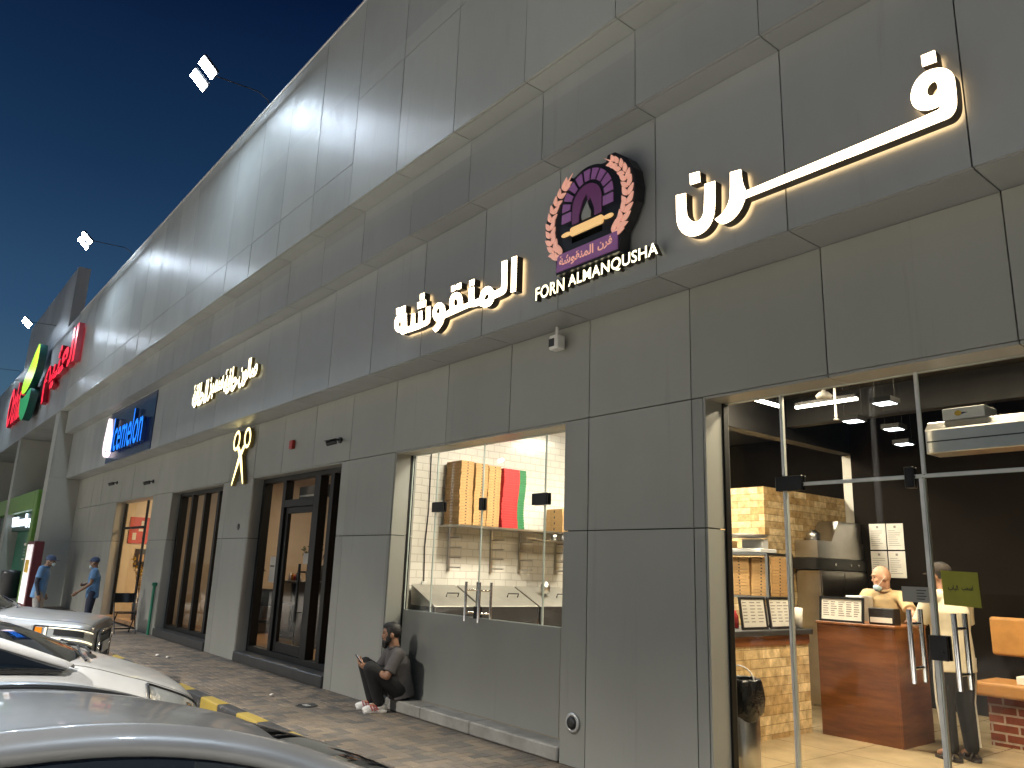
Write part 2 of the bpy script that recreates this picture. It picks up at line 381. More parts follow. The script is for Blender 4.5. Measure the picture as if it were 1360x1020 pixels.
def tex_brick(name, c1, c2, mortar, bw, bh, mort=.012, off=.5, rough=.6, axes='XZ', bmp=.5, extra=None, spec=.5, bd=.006, mo_smooth=.1):
    m, nt, b = new_mat(name); setp(b, rough=rough, spec=spec)
    tc = nt.nodes.new('ShaderNodeTexCoord'); sp = nt.nodes.new('ShaderNodeSeparateXYZ'); cb = nt.nodes.new('ShaderNodeCombineXYZ')
    nt.links.new(tc.outputs['Object'], sp.inputs[0])
    nt.links.new(sp.outputs[axes[0]], cb.inputs[0]); nt.links.new(sp.outputs[axes[1]], cb.inputs[1])
    t = nt.nodes.new('ShaderNodeTexBrick'); nt.links.new(cb.outputs[0], t.inputs['Vector'])
    t.inputs['Color1'].default_value = (*c1, 1); t.inputs['Color2'].default_value = (*c2, 1); t.inputs['Mortar'].default_value = (*mortar, 1)
    t.inputs['Scale'].default_value = 1; t.inputs['Brick Width'].default_value = bw; t.inputs['Row Height'].default_value = bh; t.inputs['Mortar Size'].default_value = mort
    t.inputs['Mortar Smooth'].default_value = mo_smooth; t.offset = off
    src = t.outputs['Color']
    if extra:
        n = noise(nt, extra[0], 5, .65); mx = nt.nodes.new('ShaderNodeMix'); mx.data_type = 'RGBA'; mx.blend_type = 'MULTIPLY'; mx.inputs['Factor'].default_value = 1
        r = nt.nodes.new('ShaderNodeValToRGB'); r.color_ramp.elements[0].position = .3; r.color_ramp.elements[1].position = .7
        r.color_ramp.elements[0].color = (*extra[1], 1); r.color_ramp.elements[1].color = (*extra[2], 1)
        nt.links.new(n.outputs['Fac'], r.inputs[0]); nt.links.new(src, mx.inputs['A']); nt.links.new(r.outputs[0], mx.inputs['B']); src = mx.outputs['Result']
    nt.links.new(src, b.inputs['Base Color'])
    iv = nt.nodes.new('ShaderNodeMath'); iv.operation = 'SUBTRACT'; iv.inputs[0].default_value = 1; nt.links.new(t.outputs['Fac'], iv.inputs[1])
    bump(nt, b, 1, bmp, bd, src=iv.outputs[0]); MAT[name] = m; return m
tex_brick('subway_tile', (.78, .75, .68), (.75, .72, .65), (.62, .59, .52), .20, .10, .006, .5, .18, 'YZ', .7, bd=.008)
tex_brick('floor_tile', (.46, .36, .22), (.42, .33, .20), (.25, .19, .12), .8, .8, .006, 0, .22, 'XY', .2, (3, (.8, .8, .78), (1.1, 1.1, 1.1)))
for ax in ('XZ', 'YZ'):
    tex_brick('stone_' + ax, (.76, .60, .36), (.46, .30, .13), (.36, .25, .12), .31, .088, .003, .37, .8, ax, .9, (11, (.58, .54, .46), (1.30, 1.28, 1.22)), .2, .018)
tex_brick('red_brick', (.20, .055, .030), (.15, .042, .025), (.36, .28, .22), .24, .085, .010, .5, .75, 'XZ', .8, (12, (.75, .75, .75), (1.15, 1.15, 1.15)), .2, .012)

def wood(name, c0, c1, stretch=(1, 1, 6)):
    m, nt, b = new_mat(name); setp(b, rough=.34)
    n = noise(nt, 2.2, 6, .62, 'Object', stretch); r = nt.nodes.new('ShaderNodeValToRGB')
    r.color_ramp.elements[0].position = .32; r.color_ramp.elements[0].color = (*c0, 1); r.color_ramp.elements[1].position = .68; r.color_ramp.elements[1].color = (*c1, 1)
    nt.links.new(n.outputs['Fac'], r.inputs[0]); nt.links.new(r.outputs[0], b.inputs['Base Color']); MAT[name] = m
wood('wood_desk', (.095, .030, .009), (.21, .075, .024), (1, 1, 7)); wood('wood_top', (.16, .055, .015), (.26, .095, .03), (7, 1, 7))

# ---------------------------------------------------------------- writing
FORMS = {}
for cp in range(0xFE80, 0xFEFD):
    d = unicodedata.decomposition(chr(cp)).split()
    if len(d) == 2 and d[0] in ('<isolated>', '<final>', '<initial>', '<medial>'):
        FORMS.setdefault(chr(int(d[1], 16)), {})[d[0][1:-1]] = chr(cp)
def arabic(s):
    out = []
    for w in [s]:
        for i, c in enumerate(w):
            f = FORMS.get(c)
            if not f: out.append(c); continue
            prev = FORMS.get(w[i - 1]) if i else None; nxt = FORMS.get(w[i + 1]) if i + 1 < len(w) else None
            jp = bool(prev and 'initial' in prev and 'final' in f); jn = bool(nxt and 'initial' in f and 'final' in nxt)
            out.append(f.get('medial' if jp and jn else 'final' if jp else 'initial' if jn else 'isolated', c))
    return ''.join(reversed(out))
def text_obj(name, s, u0, u1, v0, v1, fn, mat, parent=None, bold=0.0, depth=0.0, res=3, side=None):
    """flat or solid lettering scaled to fill the box u0..u1, v0..v1; fn(u, v, d) -> 3D; d runs away from the viewer"""
    c = bpy.data.curves.new('text', 'FONT'); c.body = s; c.size = 1; c.resolution_u = res; c.offset = bold; c.space_character = 1 + 3.2 * bold * all(ord(q) < 128 for q in s); c.fill_mode = 'FRONT'
    o = bpy.data.objects.new('text', c); COL.objects.link(o); bpy.context.view_layer.update()
    dg = bpy.context.evaluated_depsgraph_get(); src = o.evaluated_get(dg).to_mesh()
    P = [V(v.co) for v in src.vertices]; F = [tuple(p.vertices) for p in src.polygons]
    x0 = min(p.x for p in P); x1 = max(p.x for p in P); y0 = min(p.y for p in P); y1 = max(p.y for p in P)
    uv = [(u0 + (p.x - x0) / (x1 - x0) * (u1 - u0), v0 + (p.y - y0) / (y1 - y0) * (v1 - v0)) for p in P]
    mb = MB()
    ed = {}
    for f in F:
        for i in range(len(f)):
            k = (f[i], f[(i + 1) % len(f)]); ed[k] = ed.get(k, 0) + 1
    mb.add([fn(u, v, 0) for u, v in uv], F, 0)
    if depth:
        bd = [k for k in ed if (k[1], k[0]) not in ed]; n = len(uv)
        mb.add([fn(u, v, .0) for u, v in uv] + [fn(u, v, depth) for u, v in uv], [(a, b, n + b, n + a) for a, b in bd], 1)
    o.evaluated_get(dg).to_mesh_clear(); bpy.data.objects.remove(o); bpy.data.curves.remove(c)
    return mb.build(name, [mat] + ([side] if side else []), parent, fix=False)
GL_FRN = [['noon_dot',[[(-3.506,4.748),(-3.407,4.732),(-3.402,4.637),(-3.5,4.649)]]],['noon',[[(-3.642,4.614),(-3.542,4.596),(-3.543,4.458),(-3.536,4.408),(-3.515,4.361),(-3.468,4.319),(-3.418,4.318),(-3.386,4.348),(-3.374,4.397),(-3.363,4.605),(-3.265,4.593),(-3.269,4.394),(-3.287,4.297),(-3.33,4.232),(-3.4,4.199),(-3.492,4.204),(-3.572,4.253),(-3.625,4.328),(-3.643,4.41)]]],['fa_ra',[[(-3.129,4.61),(-3.033,4.596),(-3.025,4.483),(-2.997,4.409),(-1.668,4.424),(-1.643,4.435),(-1.64,4.452),(-1.666,4.446),(-1.714,4.452),(-1.761,4.476),(-1.795,4.523),(-1.805,4.586),(-1.788,4.65),(-1.75,4.699),(-1.699,4.72),(-1.635,4.709),(-1.582,4.675),(-1.548,4.619),(-1.544,4.553),(-1.546,4.424),(-1.56,4.376),(-1.589,4.349),(-1.628,4.345),(-3.007,4.349),(-3.038,4.287),(-3.087,4.238),(-3.149,4.211),(-3.222,4.214),(-3.278,4.278),(-3.207,4.303),(-3.161,4.35),(-3.136,4.413)],[(-1.701,4.6),(-1.68,4.623),(-1.655,4.624),(-1.643,4.604),(-1.644,4.557),(-1.665,4.537),(-1.693,4.54),(-1.707,4.568)]]],['fa_dot',[[(-1.719,4.838),(-1.637,4.832),(-1.633,4.748),(-1.717,4.757)]]]]
GL_MNQ = [['alef',[[(-5.74,4.714),(-5.653,4.708),(-5.649,4.331),(-5.731,4.336)]]],['word',[[(-5.898,4.718),(-5.808,4.71),(-5.793,4.409),(-5.805,4.373),(-5.846,4.348),(-6.007,4.343),(-6.025,4.305),(-6.068,4.282),(-6.14,4.28),(-6.214,4.31),(-6.253,4.336),(-6.356,4.34),(-6.414,4.36),(-6.666,4.352),(-6.847,4.347),(-6.909,4.343),(-6.935,4.287),(-6.993,4.239),(-7.069,4.216),(-7.139,4.275),(-7.073,4.3),(-7.034,4.335),(-7.09,4.356),(-7.138,4.403),(-7.159,4.465),(-7.145,4.531),(-7.09,4.565),(-7.015,4.561),(-6.944,4.524),(-6.905,4.471),(-6.891,4.411),(-6.804,4.426),(-6.826,4.489),(-6.822,4.556),(-6.779,4.598),(-6.698,4.6),(-6.622,4.569),(-6.577,4.511),(-6.557,4.415),(-6.457,4.418),(-6.46,4.579),(-6.364,4.572),(-6.358,4.442),(-6.339,4.414),(-6.259,4.417),(-6.236,4.481),(-6.183,4.514),(-6.111,4.512),(-6.055,4.482),(-6.012,4.428),(-5.937,4.427),(-5.894,4.436),(-5.888,4.468)],[(-7.075,4.463),(-7.065,4.492),(-7.041,4.502),(-7.013,4.479),(-7.007,4.44),(-7.027,4.426),(-7.06,4.437)],[(-6.738,4.479),(-6.731,4.514),(-6.701,4.525),(-6.669,4.498),(-6.659,4.453),(-6.677,4.433),(-6.718,4.444)],[(-6.173,4.372),(-6.163,4.41),(-6.132,4.431),(-6.1,4.411),(-6.096,4.381),(-6.127,4.363)]]],['noon_dot',[[(-6.461,4.664),(-6.366,4.661),(-6.364,4.592),(-6.456,4.597)]]],['qaf_dot',[[(-6.804,4.694),(-6.727,4.691),(-6.72,4.622),(-6.798,4.625)]]],['qaf_dot',[[(-6.7,4.69),(-6.612,4.688),(-6.61,4.617),(-6.694,4.622)]]],['shin_teh',[[(-7.305,4.57),(-7.21,4.566),(-7.195,4.429),(-7.206,4.368),(-7.262,4.34),(-7.34,4.345),(-7.407,4.337),(-7.568,4.341),(-7.698,4.35),(-7.805,4.344),(-7.86,4.392),(-7.923,4.406),(-7.978,4.445),(-8.009,4.506),(-8.012,4.568),(-7.984,4.615),(-7.917,4.637),(-7.818,4.63),(-7.737,4.604),(-7.705,4.424),(-7.619,4.418),(-7.623,4.563),(-7.541,4.56),(-7.524,4.422),(-7.456,4.41),(-7.46,4.556),(-7.382,4.55),(-7.367,4.418),(-7.314,4.406),(-7.291,4.426)],[(-7.904,4.482),(-7.907,4.523),(-7.879,4.537),(-7.852,4.517),(-7.846,4.469),(-7.873,4.452)]]],['shin_dot',[[(-7.457,4.771),(-7.361,4.766),(-7.356,4.687),(-7.448,4.69)]]],['shin_dot',[[(-7.504,4.678),(-7.418,4.674),(-7.409,4.589),(-7.494,4.595)]]],['shin_dot',[[(-7.4,4.672),(-7.314,4.668),(-7.309,4.584),(-7.391,4.589)]]],['teh_dot',[[(-7.991,4.726),(-7.898,4.719),(-7.887,4.636),(-7.98,4.641)]]],['teh_dot',[[(-7.873,4.717),(-7.773,4.713),(-7.77,4.631),(-7.863,4.638)]]]]
# ================================================================ the shopping building
OPEN = dict(A=(-3.83, 4.0), B=(-8.67, -5.45), C=(-13.53, -10.15), D=(-18.34, -15.02), E=(-23.43, -19.85))
ZO = 3.07; XL, XR = -29.0, 9.0
building = empty('shopping_building', (-12, 5, 0), 'long grey metal clad shopping building with stepped sign bands and high parapet', 'building')
PR = random.Random(3)
def panel(mb, x0, x1, z0, z1, y, g=.005, th=.028, jit=.0022):
    """one cladding panel, its face a touch out of true like real sheet"""
    j = [PR.uniform(-jit, jit) for _ in range(4)]
    a = [(x0 + g, y + j[0], z0 + g), (x1 - g, y + j[1], z0 + g), (x1 - g, y + j[2], z1 - g), (x0 + g, y + j[3], z1 - g)]
    b = [(p[0], y + th, p[2]) for p in a]
    mb.add(a + b, [(0, 1, 2, 3), (4, 7, 6, 5), (0, 4, 5, 1), (1, 5, 6, 2), (2, 6, 7, 3), (3, 7, 4, 0)])
def joints(x0, x1):
    js = [JX(k) for k in range(-24, 10)]
    return [x0] + [x for x in js if x0 + .08 < x < x1 - .08] + [x1]
def panel_row(mb, x0, x1, z0, z1, y, **k):
    xs = joints(x0, x1)
    for a, b in zip(xs, xs[1:]): panel(mb, a, b, z0, z1, y, **k)
def soffit_row(mb, x0, x1, z, ya, yb):
    xs = joints(x0, x1)
    for a, b in zip(xs, xs[1:]): mb.box(a + .005, b - .005, ya + .004, yb - .004, z, z + .026)

ops = sorted(OPEN.values())
# ground floor wall: piers between the shops, panels above them
mb = MB(); core = MB(); edges = [XL] + [v for o in ops for v in o] + [XR]
piers = [(edges[i], edges[i + 1]) for i in range(0, len(edges), 2)]
for a, b in piers:
    panel_row(mb, a, b, 0.0, 2.02, Y0); panel_row(mb, a, b, 2.02, ZO, Y0, jit=.004); core.box(a + .02, b - .02, Y0 + .03, Y0 + .22, 0, ZO)
xs = joints(XL, XR)
for a, b in zip(xs, xs[1:]): panel(mb, a, b, ZO, Z1, Y0, jit=.004)
core.box(XL, XR, Y0 + .03, Y0 + .22, ZO + .02, 4.3)
mb.build('ground_floor_wall', MAT['panel_wall'], building)
core.build('wall_core', MAT['joint_black'], building)
for a, b in ops:      # reveals of the shop openings
    mb = MB()
    for x0, x1 in ((a, a + .02), (b - .02, b)):
        mb.box(x0, x1, Y0 + .006, GY + .06, 0, 2.015); mb.box(x0, x1, Y0 + .006, GY + .06, 2.025, ZO)
    xs = joints(a + .021, b - .021)
    for p, q in zip(xs, xs[1:]): mb.box(p + .004, q - .004, Y0 + .006, GY + .06, ZO - .02, ZO)
    mb.build('opening_reveal', MAT['panel_wall'], building)
# stepped bands
for name, y, ynext, z0, z1, m in (('sign_band', Y1, Y0, Z1, Z2, 'panel_band'), ('upper_band', Y2, Y1, Z2, Z3, 'panel_band')):
    mb = MB(); panel_row(mb, XL, XR, z0, z1, y); soffit_row(mb, XL, XR, z0, y + .03, ynext + .028)
    o = mb.build(name, MAT[m], building)
    k = MB(); k.box(XL + .01, XR, y + .03, Y0 + .2, z0 + .028, z1 + .02); k.build('band_core', MAT['joint_black'], building)
XSPLIT = JX(-6)
mb = MB()
panel_row(mb, XSPLIT, XR, Z3, 7.82, Y3); panel_row(mb, XSPLIT, XR, 7.82, ZTOP, Y3)
panel_row(mb, -28.28, XSPLIT, Z3, 6.86, Y3); panel_row(mb, -28.28, XSPLIT, 6.86, ZTOP, Y3)
soffit_row(mb, XL, XR, Z3, Y3 + .03, Y2 + .028)
mb.build('parapet', MAT['panel_parapet'], building)
mb = MB(); mb.box(-28.26, XR, Y3 + .03, Y3 + .5, Z3 + .028, ZTOP - .03); mb.box(-26.6, XR, Y0 + .3, 13, 4.3, 4.6); mb.build('parapet_core', MAT['joint_black'], building)
mb = MB(); mb.box(-28.26, XR, Y3 - .012, Y3 + .5, ZTOP - .012, ZTOP + .03); mb.build('coping', MAT['galvanised'], building, bevel=.006)

# ---- supermarket block at the far end
market = empty('supermarket_building', (-36, 5, 0), 'taller dark grey supermarket block beyond the parapet with red letters and tall piers', 'building')
mb = MB()
for z0, z1 in ((Z3, 8.1), (8.1, 9.45)): panel_row(mb, -41.0, -28.3, z0, z1, Y3)
panel_row(mb, -41.0, -30.4, 9.45, 11.72, Y3)
soffit_row(mb, -41, -29.0, Z3, Y3 + .03, 5.9)
mb.build('sign_wall', MAT['panel_block'], market)
mb = MB(); mb.box(-41, -28.3, Y3 + .03, Y3 + .6, Z3 + .03, 9.44); mb.box(-41, -30.4, Y3 + .03, Y3 + .4, 9.45, 11.74); mb.build('block_core', MAT['panel_block'], market)
mb = MB(); panel_row(mb, -64, -41.02, Z3, 9.8, Y3); soffit_row(mb, -64, -41.02, Z3, Y3 + .03, 5.9); mb.box(-64, -41.02, Y3 + .03, 12, Z3 + .03, 9.8)
mb.build('low_parapet', MAT['panel_parapet'], market)
for px in (-29.0, -37.6, -48.5):       # tall piers that carry the block
    mb = MB(); xs0, xs1 = px - .75, px
    for z0, z1 in ((0, 2.02), (2.02, 4.03), (4.03, Z3 - .01)):
        panel(mb, xs0, xs1, z0, z1, Y3 + .01)
        mb.box(xs1 - .03, xs1, Y3 + .045, 5.86, z0 + .005, z1 - .005); mb.box(xs0, xs0 + .03, Y3 + .045, 5.86, z0 + .005, z1 - .005)
    mb.build('pier', MAT['panel_wall'], market)
mb = MB(); panel_row(mb, -64, -29.02, 0, 2.02, 5.9); panel_row(mb, -64, -29.02, 2.02, 4.03, 5.9); panel_row(mb, -64, -29.02, 4.03, Z3 + .2, 5.9)
mb.build('recess_wall', MAT['panel_block'], market)

# ---------------------------------------------------------------- shop rooms (part of the building)
mb = MB(); mb.box(-8.85, 4, GY - .013, 12, .02, FZ); mb.build('shop_floor', MAT['floor_tile'], building)
mb = MB(); mb.box(-8.99, -8.85, GY + .10, 12, FZ + .002, 3.98); mb.build('tiled_wall', MAT['subway_tile'], building)
mb = MB(); mb.box(-8.98, -5.2, 11.9, 12.1, FZ, 3.98); mb.build('kitchen_wall', MAT['dark_wall'], building)
mb = MB(); mb.box(-5.575, 4, 10.78, 10.9, FZ, 3.98); mb.box(4, 4.1, GY + .1, 12, FZ, 3.98); mb.build('dark_shop_wall', MAT['dark_wall'], building)
mb = MB(); mb.box(-8.98, 4, GY + .1, 12.1, 4.0, 4.12); mb.box(-5.60, 3.9, 9.2, 9.35, 3.62, 3.99); mb.box(-5.80, -5.62, GY + .42, 11.3, 3.46, 3.985)
mb.build('dark_shop_ceiling', MAT['dark_ceiling'], building)
mb = MB(); mb.box(-5.79, -5.60, 10.93, 11.2, FZ, 3.45); mb.build('white_column', MAT['white_wall'], building, bevel=.01)
for nm, a, b, back, mat in (('salon_room', -19.4, -9.3, 10.5, 'salon_wall'), ('ice_cream_room', -24.6, -19.62, 9.5, 'cream_wall')):
    mb = MB(); mb.box(a, b, back, back + .1, 0, 3.8); mb.box(a - .1, a, GY + .1, back + .1, 0, 3.8); mb.box(b, b + .1, GY + .1, back + .1, 0, 3.8)
    mb.box(a - .1, b + .1, GY + .1, back + .1, 3.8, 3.9); mb.build(nm, MAT[mat], building)
    mb = MB(); mb.box(a, b, GY - .15, back, 0.02, .11); mb.build('room_floor', MAT['wood_floor'], building)

# ---------------------------------------------------------------- shop fronts
def pane(mb, x0, x1, z0, z1, y=GY, t=.010):
    mb.add([(x0, y, z0), (x1, y, z0), (x1, y, z1), (x0, y, z1)], [(0, 1, 2, 3)], 0)
    e = .006
    mb.box(x0, x0 + e, y - .003, y + t, z0, z1, 1); mb.box(x1 - e, x1, y - .003, y + t, z0, z1, 1)
    mb.box(x0 + e, x1 - e, y - .003, y + t, z0, z0 + e, 1); mb.box(x0 + e, x1 - e, y - .003, y + t, z1 - e, z1, 1)
GM = [MAT['glass_dusty'], MAT['glass_edge']]
def patch(x0, x1, z0, z1, par):
    mb = MB(); mb.box(x0, x1, GY - .028, GY - .006, z0, z1); mb.box(x0, x1, GY + .014, GY + .036, z0, z1); return mb.build('patch_fitting', MAT['black_metal'], par, bevel=.004)
def pull(x, z0, z1, par, r=.016):
    for y, s in ((GY - .075, -1), (GY + .085, 1)):
        mb = MB(); mb.cyl((x, y, z0), (x, y, z1), r, n=14)
        for z in (z0 + .09, z1 - .09): mb.cyl((x, y, z), (x, GY + .004 * s, z), .010, n=10)
        mb.build('pull_handle', MAT['chrome'], par)
GC = [MAT['glass'], MAT['glass_edge']]
def glass_door(x0, x1, z0, z1, hx=None, hz=None, lock=None, mats=GC, name='glass_door'):
    mb = MB(); pane(mb, x0, x1, z0, z1); d = mb.build(name, mats, building, fix=False)
    if hx: pull(hx, *hz, d)
    if lock:
        mb = MB(); mb.box(lock[0], lock[1], GY - .030, GY - .006, lock[2], lock[3]); mb.box(lock[0], lock[1], GY + .014, GY + .04, lock[2], lock[3])
        mb.cyl(((lock[0] + lock[1]) / 2 + .02, GY - .036, lock[2] + .05), ((lock[0] + lock[1]) / 2 + .02, GY - .028, lock[2] + .05), .012)
        mb.build('door_lock', MAT['black_metal'], d, bevel=.004)
    return d
def fixed(x0, x1, z0, z1, mats=GC, name='glass_panel'):
    mb = MB(); pane(mb, x0, x1, z0, z1); return mb.build(name, mats, building, fix=False)
# pizza shop entrance
fixed(-3.808, -3.288, FZ, 3.048); fixed(-3.278, -2.262, 2.352, 3.048, GM)
d1 = glass_door(-3.274, -2.272, FZ + .01, 2.338, -2.395, (1.04, 1.49))
d2 = glass_door(-2.262, -1.262, FZ + .01, 2.338, -2.125, (1.03, 1.48), (-2.305, -2.195, 1.19, 1.34))
fixed(-2.25, -1.262, 2.352, 3.048, GM); fixed(-1.25, .2, FZ, 3.048); fixed(.21, 2.0, FZ, 3.048)
p = fixed(2.01, 3.97, FZ, 3.048)
patch(-3.345, -3.125, 2.30, 2.41, d1); patch(-2.375, -2.315, 2.27, 2.41, d1); patch(-3.30, -3.13, FZ + .01, FZ + .10, d1); patch(-1.40, -1.25, 2.30, 2.41, d2); patch(-1.42, -1.25, FZ + .01, FZ + .1, d2)
mb = MB(); mb.box(-3.12, -2.38, GY - .008, GY + .018, 2.338, 2.352); mb.box(-2.31, -1.42, GY - .008, GY + .018, 2.338, 2.352); mb.box(-2.29, -2.265, GY - .006, GY + .05, .13, 2.33); mb.box(-2.268, -2.248, GY - .006, GY + .02, 2.36, 3.05)
mb.box(-3.296, -3.280, GY - .004, GY + .05, .14, 2.29); mb.box(-3.296, -3.28, GY - .004, GY + .04, 2.42, 3.05)
mb.build('glazing_trim', MAT['galvanised'], building)
mb = MB(); mb.box(-3.81, -3.79, GY - .03, GY + .03, FZ, 3.05); mb.build('jamb_channel', MAT['black_frame'], building)
# kitchen window: clear above, grey film below
LOW = [MAT['panel_wall'], MAT['glass_edge']]
for x0, x1 in ((-8.64, -8.056), (-8.05, -7.106), (-7.10, -6.03), (-6.024, -5.475)):
    fixed(x0, x1, 1.118, 3.048, [MAT['glass'], MAT['glass_edge']])
mb = MB(); mb.box(-8.64, -5.745, GY - .012, GY + .006, FZ + .001, 1.115); mb.box(-5.738, -5.474, GY - .010, GY + .006, FZ + .001, 1.115)
pl = mb.build('lower_infill_panel', MAT['panel_wall'], building)
for x in (-7.235, -6.985): pull(x, 1.08, 1.50, pl)
for b in ((-8.10, -7.86, 2.30, 2.42), (-6.21, -5.97, 2.31, 2.43), (-7.135, -7.065, 2.29, 2.43), (-7.15, -7.06, 1.11, 1.24)): patch(*b, pl)
mb = MB(); mb.box(-8.65, -8.64, GY - .03, GY + .03, FZ, 3.05); mb.build('jamb_channel', MAT['black_frame'], building)
# step under the kitchen window
mb = MB(); xs = [-8.645, -7.72, -6.80, -5.475]
for a, b in zip(xs, xs[1:]): mb.box(a + .003, b - .003, Y0 - .02, GY - .014, .005, FZ)
mb.build('window_step', MAT['concrete'], building, bevel=.012)
mb = MB(); mb.box(-3.805, 3.97, Y0 - .02, GY - .014, .005, FZ); mb.build('door_threshold', MAT['concrete'], building, bevel=.01)
# black aluminium shop fronts
def bars(name, lst, parent=building, mat='black_frame', bevel=.004):
    mb = MB()
    for b in lst: mb.box(*b)
    return mb.build(name, MAT[mat], parent, bevel=bevel)
fa, fb = GY - .07, GY + .07
a, b = OPEN['C']; a += .022; b -= .022
fr = bars('salon_front_frame', [(a, a + .10, fa, fb, .16, 3.048), (b - .16, b, fa, fb, .16, 3.048), (a + .10, b - .16, fa, fb, 2.97, 3.048), (a + .1, b - .16, fa, fb, .16, .25),
     (-12.62, -12.50, fa, fb, .25, 2.97), (-11.40, -11.20, fa, fb, .25, 2.97), (-10.86, -10.74, fa, fb, .25, 2.97), (-12.50, -11.40, fa, fb, 2.52, 2.64)])
mb = MB()
for x0, x1, z0, z1 in ((a + .1, -12.62, .25, 2.97), (-11.2, -10.86, .25, 2.97), (-10.74, b - .16, .25, 2.97), (-12.5, -11.4, 2.64, 2.97)): mb.add([(x0, GY, z0), (x1, GY, z0), (x1, GY, z1), (x0, GY, z1)], [(0, 1, 2, 3)])
mb.build('window_pane', MAT['glass'], fr, fix=False)
dr = bars('salon_door', [(-12.495, -12.40, GY - .03, GY + .03, .255, 2.515), (-11.50, -11.405, GY - .03, GY + .03, .255, 2.515), (-12.40, -11.50, GY - .03, GY + .03, 2.42, 2.515), (-12.40, -11.50, GY - .03, GY + .03, .255, .40)])
mb = MB(); mb.add([(-12.4, GY, .4), (-11.5, GY, .4), (-11.5, GY, 2.42), (-12.4, GY, 2.42)], [(0, 1, 2, 3)]); mb.build('door_glass', MAT['glass'], dr, fix=False)
mb = MB(); mb.cyl((-11.60, GY - .10, .75), (-11.60, GY - .10, 1.62), .022); mb.cyl((-11.60, GY - .1, .9), (-11.53, GY - .02, .9), .012); mb.cyl((-11.60, GY - .1, 1.5), (-11.53, GY - .02, 1.5), .012); mb.build('pull_handle', MAT['black_metal'], dr)
mb = MB(); mb.box(-11.62, -11.40, GY - .045, GY - .032, 1.62, 1.78); mb.build('door_notice', MAT['paper'], dr)
mb = MB(); mb.box(a, b, Y0 - .03, GY + .1, .004, .16); mb.build('dark_sill', MAT['dark_stone'], building, bevel=.01)
a, b = OPEN['D']; a += .022; b -= .022
fr = bars('lounge_front_frame', [(a, a + .14, fa, fb, .16, 3.048), (-17.53, -17.42, fa + .01, fb - .02, .24, 2.97), (-16.70, -16.59, fa + .01, fb - .02, .24, 2.97), (-15.88, -15.76, fa + .01, fb - .02, .24, 2.97), (b - .12, b, fa, fb, .16, 3.048), (a + .14, b - .12, fa, fb, 2.97, 3.048), (a + .14, b - .12, fa, fb, .16, .24)])
mb = MB()
for x0, x1 in ((a + .14, -17.55), (-17.40, -16.72), (-16.57, -15.90), (-15.74, b - .12)): mb.add([(x0, GY, .24), (x1, GY, .24), (x1, GY, 2.97), (x0, GY, 2.97)], [(0, 1, 2, 3)])
mb.build('window_pane', MAT['glass'], fr, fix=False)
mb = MB(); mb.box(a, b, Y0 - .03, GY + .1, .004, .16); mb.build('dark_sill', MAT['dark_stone'], building, bevel=.01)
fixed(-23.4, -21.25, .1, 3.04, [MAT['glass'], MAT['glass_edge']]); fixed(-21.24, -20.1, .1, 3.04, [MAT['glass'], MAT['glass_edge']])
bars('window_trim', [(-21.30, -21.19, GY - .01, GY + .03, .1, 3.04), (-23.4, -23.34, GY - .03, GY + .03, .1, 3.04), (-23.34, -21.3, GY - .02, GY + .02, 2.34, 2.40)], mat='black_frame')
mb = MB(); mb.box(-20.09, -19.88, GY - .02, GY + .05, .02, 3.04); mb.build('side_infill', MAT['panel_wall'], building)

# ================================================================ ground
mb = MB(); mb.box(-300, 200, -200, 200, ROAD - .4, ROAD - .006); tag(mb.build('ground', MAT['asphalt']), kind='structure')
mb = MB(); mb.add([(-120, -60, ROAD), (60, -60, ROAD), (60, 3.46, ROAD), (-120, 3.46, ROAD)], [(0, 1, 2, 3)]); tag(mb.build('parking_lot', MAT['asphalt'], fix=False), kind='structure')
simple('line_paint', (.62, .60, .55), .7, amt=.2, scale=20)
mb = MB()
for k in range(-9, 3):
    x = -1.1 + 2.6 * k - .05; mb.add([(x, -1.6, ROAD + .004), (x + .1, -1.6, ROAD + .004), (x + .1, 3.4, ROAD + .004), (x, 3.4, ROAD + .004)], [(0, 1, 2, 3)])
tag(mb.build('parking_lines', MAT['line_paint'], fix=False), kind='structure')
mb = MB(); mb.box(-80, 20, 3.62, Y0 + .3, ROAD - .02, -.006); tag(mb.build('pavement_base', MAT['joint_black']), kind='structure')
# herringbone pavers, each brick of its own colour
m, nt, b = new_mat('pavers'); setp(b, rough=.72)
at = nt.nodes.new('ShaderNodeAttribute'); at.attribute_name = 'tone'; r = nt.nodes.new('ShaderNodeValToRGB'); cr = r.color_ramp
cr.elements[0].position = 0; cr.elements[0].color = (.080, .075, .068, 1); cr.elements[1].position = 1; cr.elements[1].color = (.20, .16, .115, 1)
e = cr.elements.new(.45); e.color = (.15, .125, .10, 1); e = cr.elements.new(.75); e.color = (.165, .13, .095, 1)
n = noise(nt, 1.1, 6, .65); rr = nt.nodes.new('ShaderNodeValToRGB'); rr.color_ramp.elements[0].position = .32; rr.color_ramp.elements[0].color = (.62, .62, .62, 1); rr.color_ramp.elements[1].position = .7; rr.color_ramp.elements[1].color = (1.1, 1.1, 1.1, 1)
mx = nt.nodes.new('ShaderNodeMix'); mx.data_type = 'RGBA'; mx.blend_type = 'MULTIPLY'; mx.inputs['Factor'].default_value = 1
nt.links.new(at.outputs['Fac'], r.inputs[0]); nt.links.new(n.outputs['Fac'], rr.inputs[0]); nt.links.new(r.outputs[0], mx.inputs['A']); nt.links.new(rr.outputs[0], mx.inputs['B']); nt.links.new(mx.outputs['Result'], b.inputs['Base Color'])
bump(nt, b, 120, .35, .004); MAT['pavers'] = m
